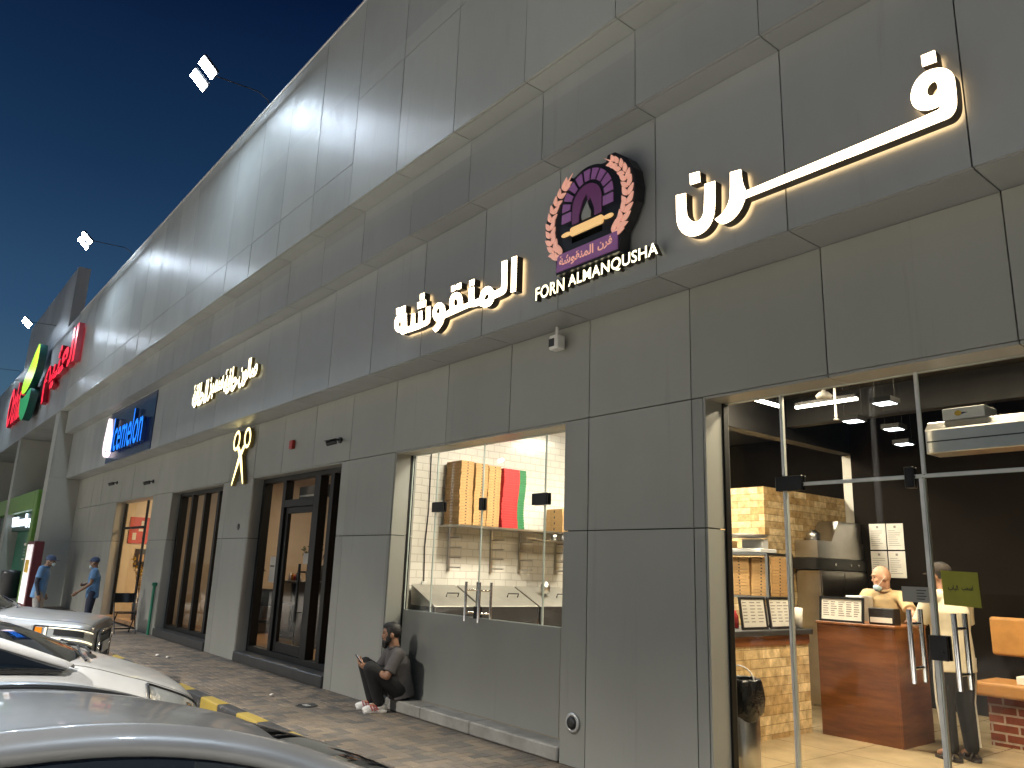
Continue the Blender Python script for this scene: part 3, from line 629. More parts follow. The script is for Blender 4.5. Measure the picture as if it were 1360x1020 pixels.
def herringbone(x0, x1, y0, y1, w=.105):
    vs, fs, tones = [], [], []; rg = random.Random(5)
    c0, c1 = int(math.floor(x0 / w)) - 2, int(math.ceil(x1 / w)) + 2; r0, r1 = int(math.floor(y0 / w)) - 2, int(math.ceil(y1 / w)) + 2
    def put(ax, bx, ay, by):
        ax, bx = max(ax, x0), min(bx, x1); ay, by = max(ay, y0), min(by, y1)
        if bx - ax < .012 or by - ay < .012: return
        g = .0025; h = .005; z = rg.uniform(-.0012, .0012); o = len(vs); t = rg.random()
        vs.extend([(ax + g, ay + g, -.006), (bx - g, ay + g, -.006), (bx - g, by - g, -.006), (ax + g, by - g, -.006), (ax + g + h, ay + g + h, z), (bx - g - h, ay + g + h, z), (bx - g - h, by - g - h, z), (ax + g + h, by - g - h, z)])
        for f in ((4, 5, 6, 7), (0, 1, 5, 4), (1, 2, 6, 5), (2, 3, 7, 6), (3, 0, 4, 7)): fs.append(tuple(o + i for i in f)); tones.append(t)
    for j in range(r0, r1):
        for i in range(c0, c1):
            k = (i - j) % 4
            if k == 0: put(i * w, (i + 2) * w, j * w, (j + 1) * w)
            elif k == 3 : put(i * w, (i + 1) * w, j * w, (j + 2) * w)
    me = bpy.data.meshes.new('pavement'); me.from_pydata(vs, [], fs); a = me.attributes.new('tone', 'FLOAT', 'FACE'); a.data.foreach_set('value', tones)
    me.materials.append(MAT['pavers']); o = bpy.data.objects.new('pavement', me); COL.objects.link(o); return o
tag(herringbone(-30, 1.0, 3.62, Y0 + .02), kind='structure')
# kerb stones, yellow and black
m, nt, b = new_mat('kerb_paint'); setp(b, rough=.6)
tc = nt.nodes.new('ShaderNodeTexCoord'); sp = nt.nodes.new('ShaderNodeSeparateXYZ'); nt.links.new(tc.outputs['Object'], sp.inputs[0])
mt = nt.nodes.new('ShaderNodeMath'); mt.operation = 'MULTIPLY'; mt.inputs[1].default_value = 1 / 1.2; nt.links.new(sp.outputs['X'], mt.inputs[0])
fc = nt.nodes.new('ShaderNodeMath'); fc.operation = 'FRACT'; nt.links.new(mt.outputs[0], fc.inputs[0])
gt = nt.nodes.new('ShaderNodeMath'); gt.operation = 'GREATER_THAN'; gt.inputs[1].default_value = .5; nt.links.new(fc.outputs[0], gt.inputs[0])
n = noise(nt, 14, 6, .7); ad = nt.nodes.new('ShaderNodeMapRange'); ad.inputs['From Min'].default_value = .58; ad.inputs['From Max'].default_value = .68; nt.links.new(n.outputs['Fac'], ad.inputs['Value'])
mx = nt.nodes.new('ShaderNodeMix'); mx.data_type = 'RGBA'; mx.inputs['A'].default_value = (.03, .03, .032, 1); mx.inputs['B'].default_value = (.30, .215, .035, 1); nt.links.new(gt.outputs[0], mx.inputs['Factor'])
m2 = nt.nodes.new('ShaderNodeMix'); m2.data_type = 'RGBA'; m2.inputs['B'].default_value = (.16, .15, .13, 1); nt.links.new(ad.outputs[0], m2.inputs['Factor']); nt.links.new(mx.outputs['Result'], m2.inputs['A'])
nt.links.new(m2.outputs['Result'], b.inputs['Base Color']); bump(nt, b, 40, .3, .006); MAT['kerb_paint'] = m
mb = MB()
for i in range(-50, 4): mb.box(i * .6 + .004, (i + 1) * .6 - .004, 3.465, 3.615, ROAD - .02, .006)
tag(mb.build('kerb', MAT['kerb_paint'], bevel=.018, seg=2), kind='structure')
# ================================================================ signs
def letter(par, contours, yf, depth, face, side, halo=True, corner=48, name='letter'):
    cs = [chaikin(c, 2, corner) for c in contours]
    mb = MB(); mb.prism(cs, face_map(yf), 0, depth, 0, 0, (0, 1), 1)
    o = mb.build(name, [MAT[side], MAT['lit_halo' if halo else side]], par)
    mb = MB(); mb.prism(cs, face_map(yf + .004), 0, .002, 0, 0, (1, 0)); mb.build('letter_face', MAT[face], o)
    return o
s = empty('illuminated_letters', (-2.6, Y1, 4.5), 'big lit white Arabic letters with one long bar, right of the round emblem', 'sign')
for n, cs in GL_FRN: letter(s, cs, 4.53, .085, 'lit_warm', 'bronze_side')
s = empty('illuminated_letters', (-6.8, Y1, 4.5), 'lit white Arabic word of many joined letters, left of the round emblem', 'sign')
for n, cs in GL_MNQ: letter(s, cs, 4.53, .085, 'lit_warm', 'bronze_side')
s = empty('illuminated_letters', (-4.6, Y1, 4.2), 'small lit cream Latin capitals under the purple oven emblem', 'sign')
def latin(par, words, u0, u1, v0, v1, yf, depth, mat, side, bold, nm='word'):
    tot = sum(w for _, w in words); u = u0
    for t, w in words:
        du = (u1 - u0) * w / tot
        if t: text_obj(nm, t, u, u + du, v0, v1, face_map(yf), MAT[mat], par, bold, depth, 3, MAT[side])
        u += du
latin(s, (('FORN', 4.25), ('', .55), ('ALMANQUSHA', 11.2)), -5.36, -3.845, 4.158, 4.288, 4.545, .06, 'lit_cream', 'bronze_side', .014)

# round bakery emblem: oven arch, flame, rolling pin, wheat ears, ribbon
em = empty('bakery_emblem', (-4.61, Y1, 4.8), 'purple oven emblem with wheat ears, rolling pin and ribbon above Latin capitals', 'sign')
cx, cz = -4.612, 4.885
EY = 4.49
def arc(r, a0, a1, n, c=(cx, cz)): return [(c[0] + r * cos(RAD(a0 + (a1 - a0) * i / n)), c[1] + r * sin(RAD(a0 + (a1 - a0) * i / n))) for i in range(n + 1)]
back = [(-5.01, 4.30), (-4.215, 4.30), (-4.20, 4.49), (-4.13, 4.58), (-4.05, 4.72), (-4.03, 4.86), (-4.06, 5.02), (-4.13, 5.14), (-4.27, 5.25), (-4.36, 5.26), (-4.38, 5.20)] + arc(.365, 62, 128, 8) + [(-4.84, 5.235), (-4.95, 5.16), (-5.08, 5.05), (-5.16, 4.90), (-5.18, 4.78), (-5.14, 4.62), (-5.07, 4.52), (-5.015, 4.48)]
hole = [(-4.81, 4.555), (-4.42, 4.555), (-4.42, 4.615), (-4.81, 4.615)]
mb = MB(); mb.prism([back, hole], face_map(EY), 0, .12); mb.build('backing_plate', MAT['trim_black'], em)
E1 = EY - .012
def plate(name, contours, mat, par=em, y=E1, d=.010): mb = MB(); mb.prism(contours, face_map(y), 0, d); return mb.build(name, MAT[mat], par)
def brick(a0, a1): plate('oven_brick', [arc(.325, a0, a1, 4) + list(reversed(arc(.222, a0 + 1, a1 - 1, 4)))], 'purple')
for i in range(9): brick(2.6 + i * 20, 17.4 + i * 20)
for sx in (-1, 1):
    for z0, z1 in ((4.785, 4.872),): plate('oven_brick', [[(cx + sx * .205, z0), (cx + sx * .325, z0), (cx + sx * .325, z1), (cx + sx * .205, z1)]], 'purple')
inner = [(cx - .185, 4.735)] + list(reversed(arc(.185, 0, 180, 14))) + [(cx + .185, 4.735), (cx + .10, 4.735), (cx + .10, 4.80), (cx + .045, 4.93), (cx + .015, 4.90), (cx - .005, 4.985), (cx - .05, 4.93), (cx - .10, 4.80), (cx - .10, 4.735)]
plate('oven_mouth', [inner], 'purple_dark')
mb = MB(); mb.prism([chaikin([(cx - .055, 4.735), (cx - .065, 4.79), (cx - .02, 4.86), (cx + .012, 4.91), (cx + .02, 4.86), (cx + .058, 4.79), (cx + .05, 4.735)], 2, 70)], face_map(E1 - .001), 0, .008); mb.build('flame', MAT['panel_wall'], em)
pin = empty('rolling_pin', (cx, E1, 4.66)); pin.parent = em; pin.matrix_parent_inverse = inv(em)
plate('pin_body', [[(-4.815, 4.635), (-4.80, 4.622), (-4.42, 4.622), (-4.405, 4.635), (-4.405, 4.690), (-4.42, 4.703), (-4.80, 4.703), (-4.815, 4.690)]], 'pin_lit', pin, E1 - .006, .018)
for a, b in ((-4.935, -4.82), (-4.40, -4.285)): plate('pin_handle', [chaikin([(a, 4.645), (b, 4.640), (b, 4.684), (a, 4.680)], 2, 200)], 'pin_lit', pin, E1 - .002, .012)
def ear(path, name):
    e = empty(name, (path[0][0], E1, path[0][1])); e.parent = em; e.matrix_parent_inverse = inv(em)
    P = [V(p) for p in path]; N = 12
    def at(t):
        k = min(int(t * (len(P) - 1)), len(P) - 2); f = t * (len(P) - 1) - k; return P[k].lerp(P[k + 1], f), (P[k + 1] - P[k]).normalized()
    for i in range(N):
        p, d = at(i / N); n = V((-d.y, d.x)); L = .128 * (1 - .35 * i / N); w = .040 * (1 - .25 * i / N)
        for sgn in (-1, 1):
            t = (d * .88 + n * sgn * .55).normalized(); q = V((-t.y, t.x)); o = p + n * sgn * .006
            g = [o, o + t * L * .30 + q * w * .8, o + t * L * .62 + q * w * .62, o + t * L, o + t * L * .62 - q * w * .55, o + t * L * .30 - q * w * .7]
            plate('grain', [chaikin([(v.x, v.y) for v in g], 1, 80)], 'wheat', e, E1 - .002 * (i % 2), .012)
    tip, d = at(.97); plate('grain', [[(tip.x - .015, tip.y), (tip.x + .015, tip.y), (tip.x + d.x * .11, tip.y + d.y * .11)]], 'wheat', e)
ear([(-4.945, 4.475), (-5.04, 4.55), (-5.095, 4.70), (-5.10, 4.86), (-5.04, 5.01), (-4.93, 5.13), (-4.87, 5.19)], 'wheat_ear')
ear([(-4.285, 4.475), (-4.19, 4.56), (-4.125, 4.70), (-4.115, 4.86), (-4.15, 5.00), (-4.235, 5.12), (-4.33, 5.19)], 'wheat_ear')
rb = plate('ribbon', [[(-4.995, 4.325), (-4.232, 4.325), (-4.232, 4.487), (-4.95, 4.487), (-4.985, 4.465)]], 'purple', em, E1 - .002, .014)
text_obj('ribbon_text', arabic('فرن'), -4.46, -4.285, 4.365, 4.465, face_map(E1 - .006), MAT['wheat'], rb, .03)
text_obj('ribbon_text', arabic('المنقوشة'), -4.955, -4.51, 4.345, 4.465, face_map(E1 - .006), MAT['wheat'], rb, .03)

# salon letters and scissors
s = empty('salon_letters', (-14.2, Y1, 4.8), 'row of small lit cream Arabic words above the lit scissors', 'sign')
x = -12.52
for t, w, h in (('صالون', .86, 0), ('حافة', .72, 0), ('سمبز', .82, 0), ('للحلاقة', .92, 0)):
    text_obj('word', arabic(t), x - w, x, 4.56, 5.04, face_map(4.545), MAT['lit_cream'], s, .042, .06, 3, MAT['gold_side']); x -= w + .035
sc = empty('scissors_sign', (-14.1, Y0, 3.4), 'lit yellow scissors shape on the wall beside the black framed salon door', 'sign')
SY = Y0 - .085
def stroke(pts, w):
    P = [V(p) for p in pts]; L, R = [], []
    for i, p in enumerate(P):
        d = (P[min(i + 1, len(P) - 1)] - P[max(i - 1, 0)]).normalized(); n = V((-d.y, d.x)); ww = w[i] if isinstance(w, (list, tuple)) else w
        L.append(tuple(p + n * ww / 2)); R.append(tuple(p - n * ww / 2))
    return L + R[::-1]
def ring(c, rx, rz, tilt, w, n=24):
    def e(a, b): return [(c[0] + a * cos(t) * cos(tilt) - b * sin(t) * sin(tilt), c[1] + a * cos(t) * sin(tilt) + b * sin(t) * cos(tilt)) for t in [2 * pi * i / n for i in range(n)]]
    return [e(rx, rz), e(rx - w, rz - w)]
for sgn, hx, tipx in ((1, -14.36, -13.80), (-1, -13.80, -14.36)):
    bl = MB(); cs = stroke([(tipx, 2.97), (-14.08 + (tipx + 14.08) * .25, 3.38), (-14.08, 3.50), (-14.08 + (hx + 14.08) * .55, 3.66)], [.04, .105, .12, .088])
    bl.prism([cs], face_map(SY + .001 * sgn), 0, .07, 0, 1); bo = bl.build('scissor_blade', [MAT['lit_gold'], MAT['gold_side']], sc)
    rg = MB(); rg.prism(ring((hx + sgn * .01, 3.80), .165, .195, -.25 * sgn, .062), face_map(SY + .001 * sgn), 0, .07, 0, 1); rg.build('finger_ring', [MAT['lit_gold'], MAT['gold_side']], bo)

# blue ice cream sign
s = empty('ice_cream_sign', (-21.4, Y1, 4.7), 'blue panel sign with lit blue Latin letters and a pale drop', 'sign')
mb = MB(); mb.box(-23.45, -19.0, Y1 - .022, Y1 - .004, 4.06, 5.45); mb.build('sign_panel', MAT['blue_panel'], s)
text_obj('word', 'Icemelon', -22.42, -19.45, 4.27, 5.18, face_map(Y1 - .14), MAT['lit_blue'], s, .006, .09, 4, MAT['blue_side'])
drop = chaikin([(-23.25, 5.40), (-23.10, 5.02), (-22.88, 4.78), (-22.74, 4.52), (-22.84, 4.28), (-23.05, 4.18), (-23.36, 4.27), (-23.50, 4.52), (-23.42, 4.85)], 3, 200)
mb = MB(); mb.prism([drop], face_map(Y1 - .13), 0, .09); do = mb.build('drop', MAT['lit_pink'], s)
for a, b in ((-23.16, -23.11), (-22.92, -22.87)):
    mb = MB(); mb.box(a, b, Y1 - .134, Y1 - .131, 4.46, 4.58); mb.build('drop_eye', MAT['purple_dark'], do)
mb = MB(); mb.prism([stroke([(-23.13, 4.39), (-23.06, 4.35), (-22.98, 4.35), (-22.91, 4.39)], .03)], face_map(Y1 - .134), 0, .003); mb.build('drop_mouth', MAT['purple_dark'], do)

# supermarket letters
s = empty('supermarket_letters', (-29.6, Y3, 7.8), 'tall lit red Arabic word on the supermarket block, right of the green leaf', 'sign')
text_obj('word', arabic('العثيم'), -32.3, -26.75, 6.85, 8.75, face_map(Y3 - .20), MAT['lit_red'], s, .03, .16, 3, MAT['red_side'])
s = empty('supermarket_letters', (-38.8, Y3, 7.8), 'lit red Latin word on the supermarket block, left of the green leaf', 'sign')
text_obj('word', 'Othaim', -42.2, -36.3, 7.10, 8.95, face_map(Y3 - .20), MAT['lit_red'], s, .03, .16, 3, MAT['red_side'])
s = empty('leaf_emblem', (-34.9, Y3, 8), 'two leaf shaped green lit emblem between the red words', 'sign')
LY = Y3 - .42
def leafshape(pts, mat, name):
    mb = MB(); mb.prism([chaikin(pts, 3, 200)], face_map(LY), 0, .26, 0, 1); return mb.build(name, [MAT[mat], MAT['green_dark']], s)
leafshape([(-33.3, 9.45), (-33.05, 8.9), (-33.15, 8.35), (-33.9, 7.95), (-34.9, 7.72), (-36.0, 7.75), (-36.5, 8.05), (-36.2, 8.45), (-35.2, 8.75), (-34.3, 9.15)], 'leaf_lit', 'upper_leaf')
leafshape([(-36.55, 7.95), (-36.3, 7.62), (-35.2, 7.55), (-34.0, 7.72), (-33.5, 7.66), (-33.7, 7.0), (-34.5, 6.55), (-35.2, 6.62), (-36.1, 7.05)], 'leaf_lit_dark', 'lower_leaf')

# green supermarket entrance
g = empty('entrance_portal', (-35, 4.4, 0), 'green framed supermarket entrance with lit white welcome words over it', 'entrance')
mb = MB(); mb.box(-31.35, -30.75, 4.16, 5.85, 0, 3.75); mb.box(-41.5, -31.352, 4.16, 5.85, 3.10, 3.75); mb.build('portal_frame', MAT['green_frame'], g, bevel=.02)
mb = MB(); mb.box(-41.5, -31.36, 4.62, 4.72, 0, 2.42); mb.build('portal_wall', MAT['green_wall'], g)
mb = MB(); mb.box(-41.5, -31.36, 4.40, 4.70, 2.43, 3.09); mb.build('portal_header', MAT['green_dark'], g)
text_obj('welcome_word', 'Welcome', -37.5, -34.3, 2.60, 2.98, face_map(4.34), MAT['lit_white'], g, .03, .05, 3, MAT['lit_white'])
text_obj('welcome_word', arabic('مرحبا'), -34.1, -31.9, 2.50, 3.04, face_map(4.34), MAT['lit_white'], g, .03, .05, 3, MAT['lit_white'])
mb = MB(); mb.prism([chaikin([(-35.3, 1.86), (-33.3, 1.86), (-33.3, 2.0), (-35.3, 2.0)], 2, 200)], face_map(4.610), 0, .006)
for i in range(3): mb.box(-35.2, -33.7 - .25 * (i % 2), 4.612, 4.618, 1.74 - .11 * i, 1.765 - .11 * i)
mb.box(-35.3, -33.4, 4.612, 4.618, 1.36, 1.41); mb.build('notice_lines', MAT['paper'], g)
text_obj('opening_hours', '24', -33.6, -32.9, .98, 1.34, face_map(4.612), MAT['paper'], g, .02)
mb = MB(); mb.lathe([(.32, 0), (.36, .55), (.38, .85), (.36, .95), (.02, 1.0)], (-34.4, 4.3, 0), n=20)
tag(mb.build('litter_bin', MAT['dark_plastic']), 'dark rounded litter bin in front of the green wall', 'bin')
pb = empty('poster_stand', (-27.6, 3.95, 0), 'tall maroon poster stand with a lit white front behind the blue workers', 'poster stand')
mb = MB(); mb.box(-28.6, -27.3, 3.84, 4.10, 0, 1.98); mb.build('stand_case', MAT['maroon'], pb, bevel=.015)
mb = MB(); mb.box(-28.5, -27.42, 3.825, 3.836, .15, 1.88); po = mb.build('lit_poster', MAT['lit_poster'], pb)
mb = MB(); mb.box(-28.3, -27.65, 3.816, 3.822, 1.05, 1.42); mb.build('poster_picture', MAT['flower_yellow'], po)

# ================================================================ lamps on the parapet
def floodlight(x, label):
    f = empty('floodlight', (x, 3.2, 10.05), label, 'floodlight', 'floodlights along the parapet')
    mb = MB(); mb.tube([(x, Y3 + .25, ZTOP), (x, Y3 + .25, 10.08), (x, Y3 + .05, 10.18), (x, 3.25, 10.13)], 0.010, 8); mb.box(x - .12, x + .12, Y3 + .13, Y3 + .37, ZTOP + .002, ZTOP + .02)
    mb.build('bracket_arm', MAT['dark_plastic'], f)
    for dx in (-.24, .24):
        R = Matrix.Rotation(RAD(-42), 3, 'X')
        mb = MB(); mb.obox((x + dx, 3.2, 10.10), (.30, .36, .06), R); h = mb.build('lamp_head', MAT['dark_plastic'], f, bevel=.015)
        c = V((x + dx, 3.2, 10.10)) + R @ V((0, 0, -.040)); a, b = .135, .165
        vs = [c + R @ V(p) for p in ((-a, -b, 0), (a, -b, 0), (a, b, 0), (-a, b, 0))]
        mb = MB(); mb.add(vs, [(3, 2, 1, 0)]); mb.build('led_panel', MAT['lamp_led'], h, fix=False)
    return f
FLOODS = ((-13.12, 'bright blue white floodlight on a parapet arm, highest of the three in view'), (-23.08, 'bright blue white floodlight on a parapet arm, between the other two'), (-33.4, 'bright floodlight cut by the left edge of the picture, beside the supermarket block'), (-43.5, 'bright floodlight on the low parapet beyond the supermarket block'), (6.9, 'floodlight on the parapet arm over the far right end of the building'))
for a in FLOODS: floodlight(*a)
# street lamps of the parking lot, behind the camera: the overhead row is added to brighten lot and soffits, two tilted ones at its far end
def street_lamp(x, y, h, power, label, cone=125, tilt=0, col=(1.0, .95, .87)):
    f = empty('street_lamp', (x, y, ROAD), label, 'street lamp', 'parking lot lamps')
    mb = MB(); mb.lathe([(.11, 0), (.10, .3), (.055, h)], (x, y, ROAD), n=14); mb.cyl((x, y, ROAD), (x, y, ROAD + .06), .2); mb.build('pole', MAT['galvanised'], f)
    dy = 1.2
    mb = MB(); mb.tube([(x, y, h + ROAD), (x, y + .4, h + ROAD + .18), (x, y + dy, h + ROAD + .22)], .035, 8); mb.obox((x, y + dy + .25, h + ROAD + .2), (.3, .7, .1)); hd = mb.build('lamp_head', MAT['dark_plastic'], f)
    l = bpy.data.lights.new('street_lamp_light', 'SPOT'); l.energy = power; l.color = col; l.shadow_soft_size = .15; l.spot_size = RAD(cone); l.spot_blend = .6
    o = bpy.data.objects.new('street_lamp_light', l); COL.objects.link(o); o.location = (x, y + dy + .25, h + ROAD + .10); o.rotation_euler = (RAD(tilt), 0, 0); o.parent = f; o.matrix_parent_inverse = inv(f)
for x, l in ((-36, 'farthest left'), (-27, 'behind the supermarket entrance'), (-18, 'behind the lounge window'), (-9, 'behind the kitchen window'), (0, 'behind the camera'), (9, 'farthest right')):
    street_lamp(x, -8.0, 8.0, 23000, 'unseen street lamp added to light the lot from overhead, ' + l)
for x, l in ((-36, 'left one'), (-26, 'right one')): street_lamp(x, -19.0, 8.0, 750, 'tilted street lamp at the far side of the parking lot, ' + l, 165, 28)

# ================================================================ small things on the wall
def bullet_cam(x, z, y, dirx, label, box=None):
    c = empty('security_camera', (x, y, z), label, 'security camera', 'cameras along the facade')
    d = V((dirx, -.75, -.28)).normalized(); p = V((x, y - .14, z))
    mb = MB(); mb.cyl((x, y - .003, z + .05), (x, y - .03, z + .05), .045, n=14); mb.tube([(x, y - .03, z + .05), (x, y - .10, z + .05), p], .014, 8); mb.build('mount', MAT['white_plastic' if box else 'dark_plastic'], c)
    mb = MB(); mb.cyl(p - d * .06, p + d * .08, .036, n=16); mb.obox(p + V((0, 0, .040)) + d * .02, (.07, .17, .008), d.to_track_quat('Y', 'Z').to_matrix()); mb.build('camera_body', MAT['dark_plastic' if not box else 'black_metal'], c)
    mb = MB(); mb.cyl(p + d * .081, p + d * .087, .026, n=14); mb.build('camera_lens', MAT['chrome'], c)
    if box: mb = MB(); mb.box(x - .1, x + .1, y - .09, y - .002, z - .12, z + .16); mb.build('junction_box', MAT['white_plastic'], c, bevel=.01)
bullet_cam(-10.25, 3.34, Y0, -.75, 'small bullet camera just above the right corner of the salon door')
bullet_cam(-20.0, 3.36, Y0, -.8, 'dark bullet camera on the wall above the ice cream shop window, nearest the lounge window')
bullet_cam(-23.7, 3.56, Y0, -.9, 'tiny dark camera high on the wall left of the ice cream shop window')
bullet_cam(-29.3, 4.5, 5.88, -.9, 'dark camera with a pale junction box near the supermarket entrance', True)
bullet_cam(-32.0, 5.3, 5.88, .2, 'small dark camera high in the recess between the tall piers')
sn = empty('sensor_box', (-5.52, Y0, 4.0), 'pale grey sensor box hung under the sign band near the emblem', 'sensor')
mb = MB(); mb.box(-5.585, -5.455, Y0 - .14, Y0 - .03, 3.79, 3.94); mb.build('sensor_body', MAT['white_plastic'], sn, bevel=.012)
mb = MB(); mb.box(-5.575, -5.50, Y0 - .148, Y0 - .142, 3.82, 3.90); mb.build('sensor_window', MAT['dark_plastic'], sn)
mb = MB(); mb.cyl((-5.52, Y0 - .085, 3.94), (-5.52, Y0 - .085, 4.03), .018); mb.build('hanger', MAT['white_plastic'], sn)
mb = MB(); mb.box(-11.98, -11.86, Y0 - .06, Y0 - .003, 3.42, 3.56); tag(mb.build('alarm_box', MAT['red_plastic'], bevel=.008), 'small red alarm box on the wall above the salon door', 'alarm box')
cp = empty('wall_inlet', (-5.29, Y0, .36), 'round metal pipe inlet low on the pier beside the window step', 'pipe inlet')
mb = MB(); mb.lathe([(.0, .0), (.085, .0), (.085, .012), (.06, .02), (.055, .012)], (-5.29, Y0 - .004, .36), (0, -1, 0), 24); mb.build('inlet_ring', MAT['galvanised'], cp)
mb = MB(); mb.lathe([(.05, .006), (.05, .03), (.02, .034), (.0, .034)], (-5.29, Y0 - .004, .36), (0, -1, 0), 20); mb.build('inlet_cap', MAT['cast_iron'], cp)
gp = empty('green_pipe', (-18.55, Y0 - .05, 0), 'thin green water pipe standing against the wall left of the lounge window', 'pipe')
mb = MB(); mb.tube([(-18.55, Y0 - .05, .004), (-18.55, Y0 - .05, 1.04)], .032, 10); mb.build('riser', MAT['pipe_green'], gp)
mb = MB(); mb.cyl((-18.55, Y0 - .10, 1.06), (-18.55, Y0 + .01, 1.06), .035); mb.cyl((-18.55, Y0 - .05, 1.02), (-18.55, Y0 - .05, 1.10), .04); mb.build('tap', MAT['pipe_green'], gp)
mb = MB(); mb.lathe([(.0, .012), (.05, .012), (.055, .006), (.06, .002)], (-13.98, Y0 - .002, 2.22), (0, -1, 0), 14); tag(mb.build('wall_plug', MAT['dark_plastic']), 'small round plug on the pier between salon door and lounge window', 'plug')
# drain cover and litter on the pavement
dc = empty('drain_cover', (-9.06, 4.33, 0), 'small round iron drain cover set in the paving near the seated man', 'drain cover')
mb = MB(); mb.lathe([(.0, .004), (.085, .004), (.09, .007), (.125, .007), (.13, .002)], (-9.06, 4.33, 0), n=28); mb.build('cover_plate', MAT['cast_iron'], dc)
mb = MB(); mb.box(-9.12, -9.0, 4.30, 4.36, .0075, .011); mb.build('lifting_slot', MAT['galvanised'], dc)
rg = random.Random(11)
for i, (x, y, l) in enumerate(((-14.6, 4.15, 'crumpled paper scrap on the paving before the lounge window sill'), (-14.25, 4.22, 'pale torn wrapper on the paving, right of the paper scrap'), (-9.9, 4.25, 'tiny white scrap on the paving left of the drain cover'))):
    mb = MB(); mb.ball((x, y, .016), (.055 - .014 * i, .03, .015), 9); o = mb.build('litter_scrap', MAT['litter'])
    for v in o.data.vertices: v.co += V((rg.uniform(-.008, .008), rg.uniform(-.008, .008), rg.uniform(-.003, .004)))
    tag(o, l, 'litter')
# folding chair
fc = empty('folding_chair', (-19.0, 4.6, 0), 'black metal folding chair with open back outside the ice cream shop', 'chair', rz=0)
def chair(c, ox, oy):
    T = lambda x, y, z: (ox + x, oy + y, z)
    mb = MB(); mb.prism([chaikin([(-.20, -.20), (.20, -.22), (.20, .20), (-.20, .20)], 2, 200)], lambda u, v, d: V(T(u, v, .455 - d)), 0, .03); mb.build('seat', MAT['black_metal'], c)
    for s in (-1, 1):
        mb = MB(); mb.tube([T(.24, s * .21, .015), T(-.08, s * .21, .50), T(-.235, s * .205, .84)], .013, 8); mb.build('leg', MAT['black_metal'], c)
        mb = MB(); mb.tube([T(-.25, s * .19, .015), T(.17, s * .19, .45)], .013, 8); mb.build('leg', MAT['black_metal'], c)
    mb = MB(); mb.tube([T(.17, -.21, .12), T(.17, .21, .12)], .009, 6); mb.tube([T(-.19, -.19, .08), T(-.19, .19, .08)], .009, 6); mb.build('stretcher', MAT['black_metal'], c)
    mb = MB(); mb.grid([[T(-.155 - .0 + .012 * cos(k) - (z - .66) * .45, -.2 + .4 * k / 8, z) for k in range(9)] for z in (.64, .70, .78, .84)], 0); mb.grid([[T(-.165 - (z - .66) * .45, -.2 + .4 * k / 8, z) for k in range(9)] for z in (.64, .70, .78, .84)], 0); mb.build('backrest', MAT['black_metal'], c)
chair(fc, -19.0, 4.6)
# ================================================================ inside the kitchen
emis('panel_kitchen', (1.0, .92, .76), 82); emis('panel_salon', (1.0, .80, .58), 60); emis('panel_ice', (1.0, .72, .42), 90); emis('panel_shop', (1.0, .84, .60), 150)
def ceiling_panel(x, y, z, w, d, mat, label, rods=0, grp=None):
    c = empty('ceiling_light', (x, y, z), label, 'ceiling light', grp)
    mb = MB(); mb.box(x - w / 2 - .02, x + w / 2 + .02, y - d / 2 - .02, y + d / 2 + .02, z, z + .05)
    if rods:
        for sx in (-.4, .4): mb.cyl((x + sx * w, y + sx * d, z + .05), (x + sx * w, y + sx * d, 4.0), .002, n=6)
    mb.build('housing', MAT['black_frame' if rods else 'white_plastic'], c)
    mb = MB(); mb.add([(x - w / 2, y - d / 2, z - .003), (x + w / 2, y - d / 2, z - .003), (x + w / 2, y + d / 2, z - .003), (x - w / 2, y + d / 2, z - .003)], [(3, 2, 1, 0)]); mb.build('diffuser', MAT[mat], c, fix=False)
for y, l in ((6.1, 'nearest its window'), (7.7, 'in the middle of the row'), (9.3, 'at the back')): ceiling_panel(-6.75, y, 3.93, .6, .6, 'panel_kitchen', 'square ceiling panel light in the tiled kitchen, ' + l, 0, 'kitchen ceiling lights')
sh = empty('wall_shelf', (-8.6, 7.1, 2.18), 'long steel shelf on the white tiled wall, carrying pizza boxes', 'shelf')
mb = MB(); mb.box(-8.845, -8.40, 5.92, 8.34, 2.175, 2.20); mb.build('shelf_board', MAT['steel'], sh, bevel=.003)
for y in (6.09, 6.81, 7.33, 8.03):
    mb = MB(); mb.box(-8.846, -8.82, y - .018, y + .018, 1.60, 2.174)
    for z in (1.64, 1.77, 1.90, 2.03): mb.box(-8.82, -8.55, y - .010, y + .010, z, z + .02)
    mb.build('bracket', MAT['steel'], sh)
s2 = empty('spice_shelf', (-8.6, 7.8, 2.07), 'short steel shelf with small containers under the long shelf', 'shelf')
mb = MB(); mb.box(-8.54, -8.30, 7.2, 8.34, 2.055, 2.07); mb.box(-8.548, -8.54, 7.2, 8.34, 2.055, 2.10); mb.build('shelf_board', MAT['steel'], s2)
for i, y in enumerate((7.62, 7.80, 7.98)):
    mb = MB(); mb.lathe([(0, 0), (.045, 0), (.05, .09), (.042, .09), (.04, .01)], (-8.42, y, 2.071), n=16); tag(mb.build('steel_container', MAT['steel']), ('small steel container on the short shelf, nearest the red boxes', 'small steel container in the middle of the short shelf', 'small steel container on the short shelf, nearest the brown cartons')[i], 'container', 'containers on the short shelf')
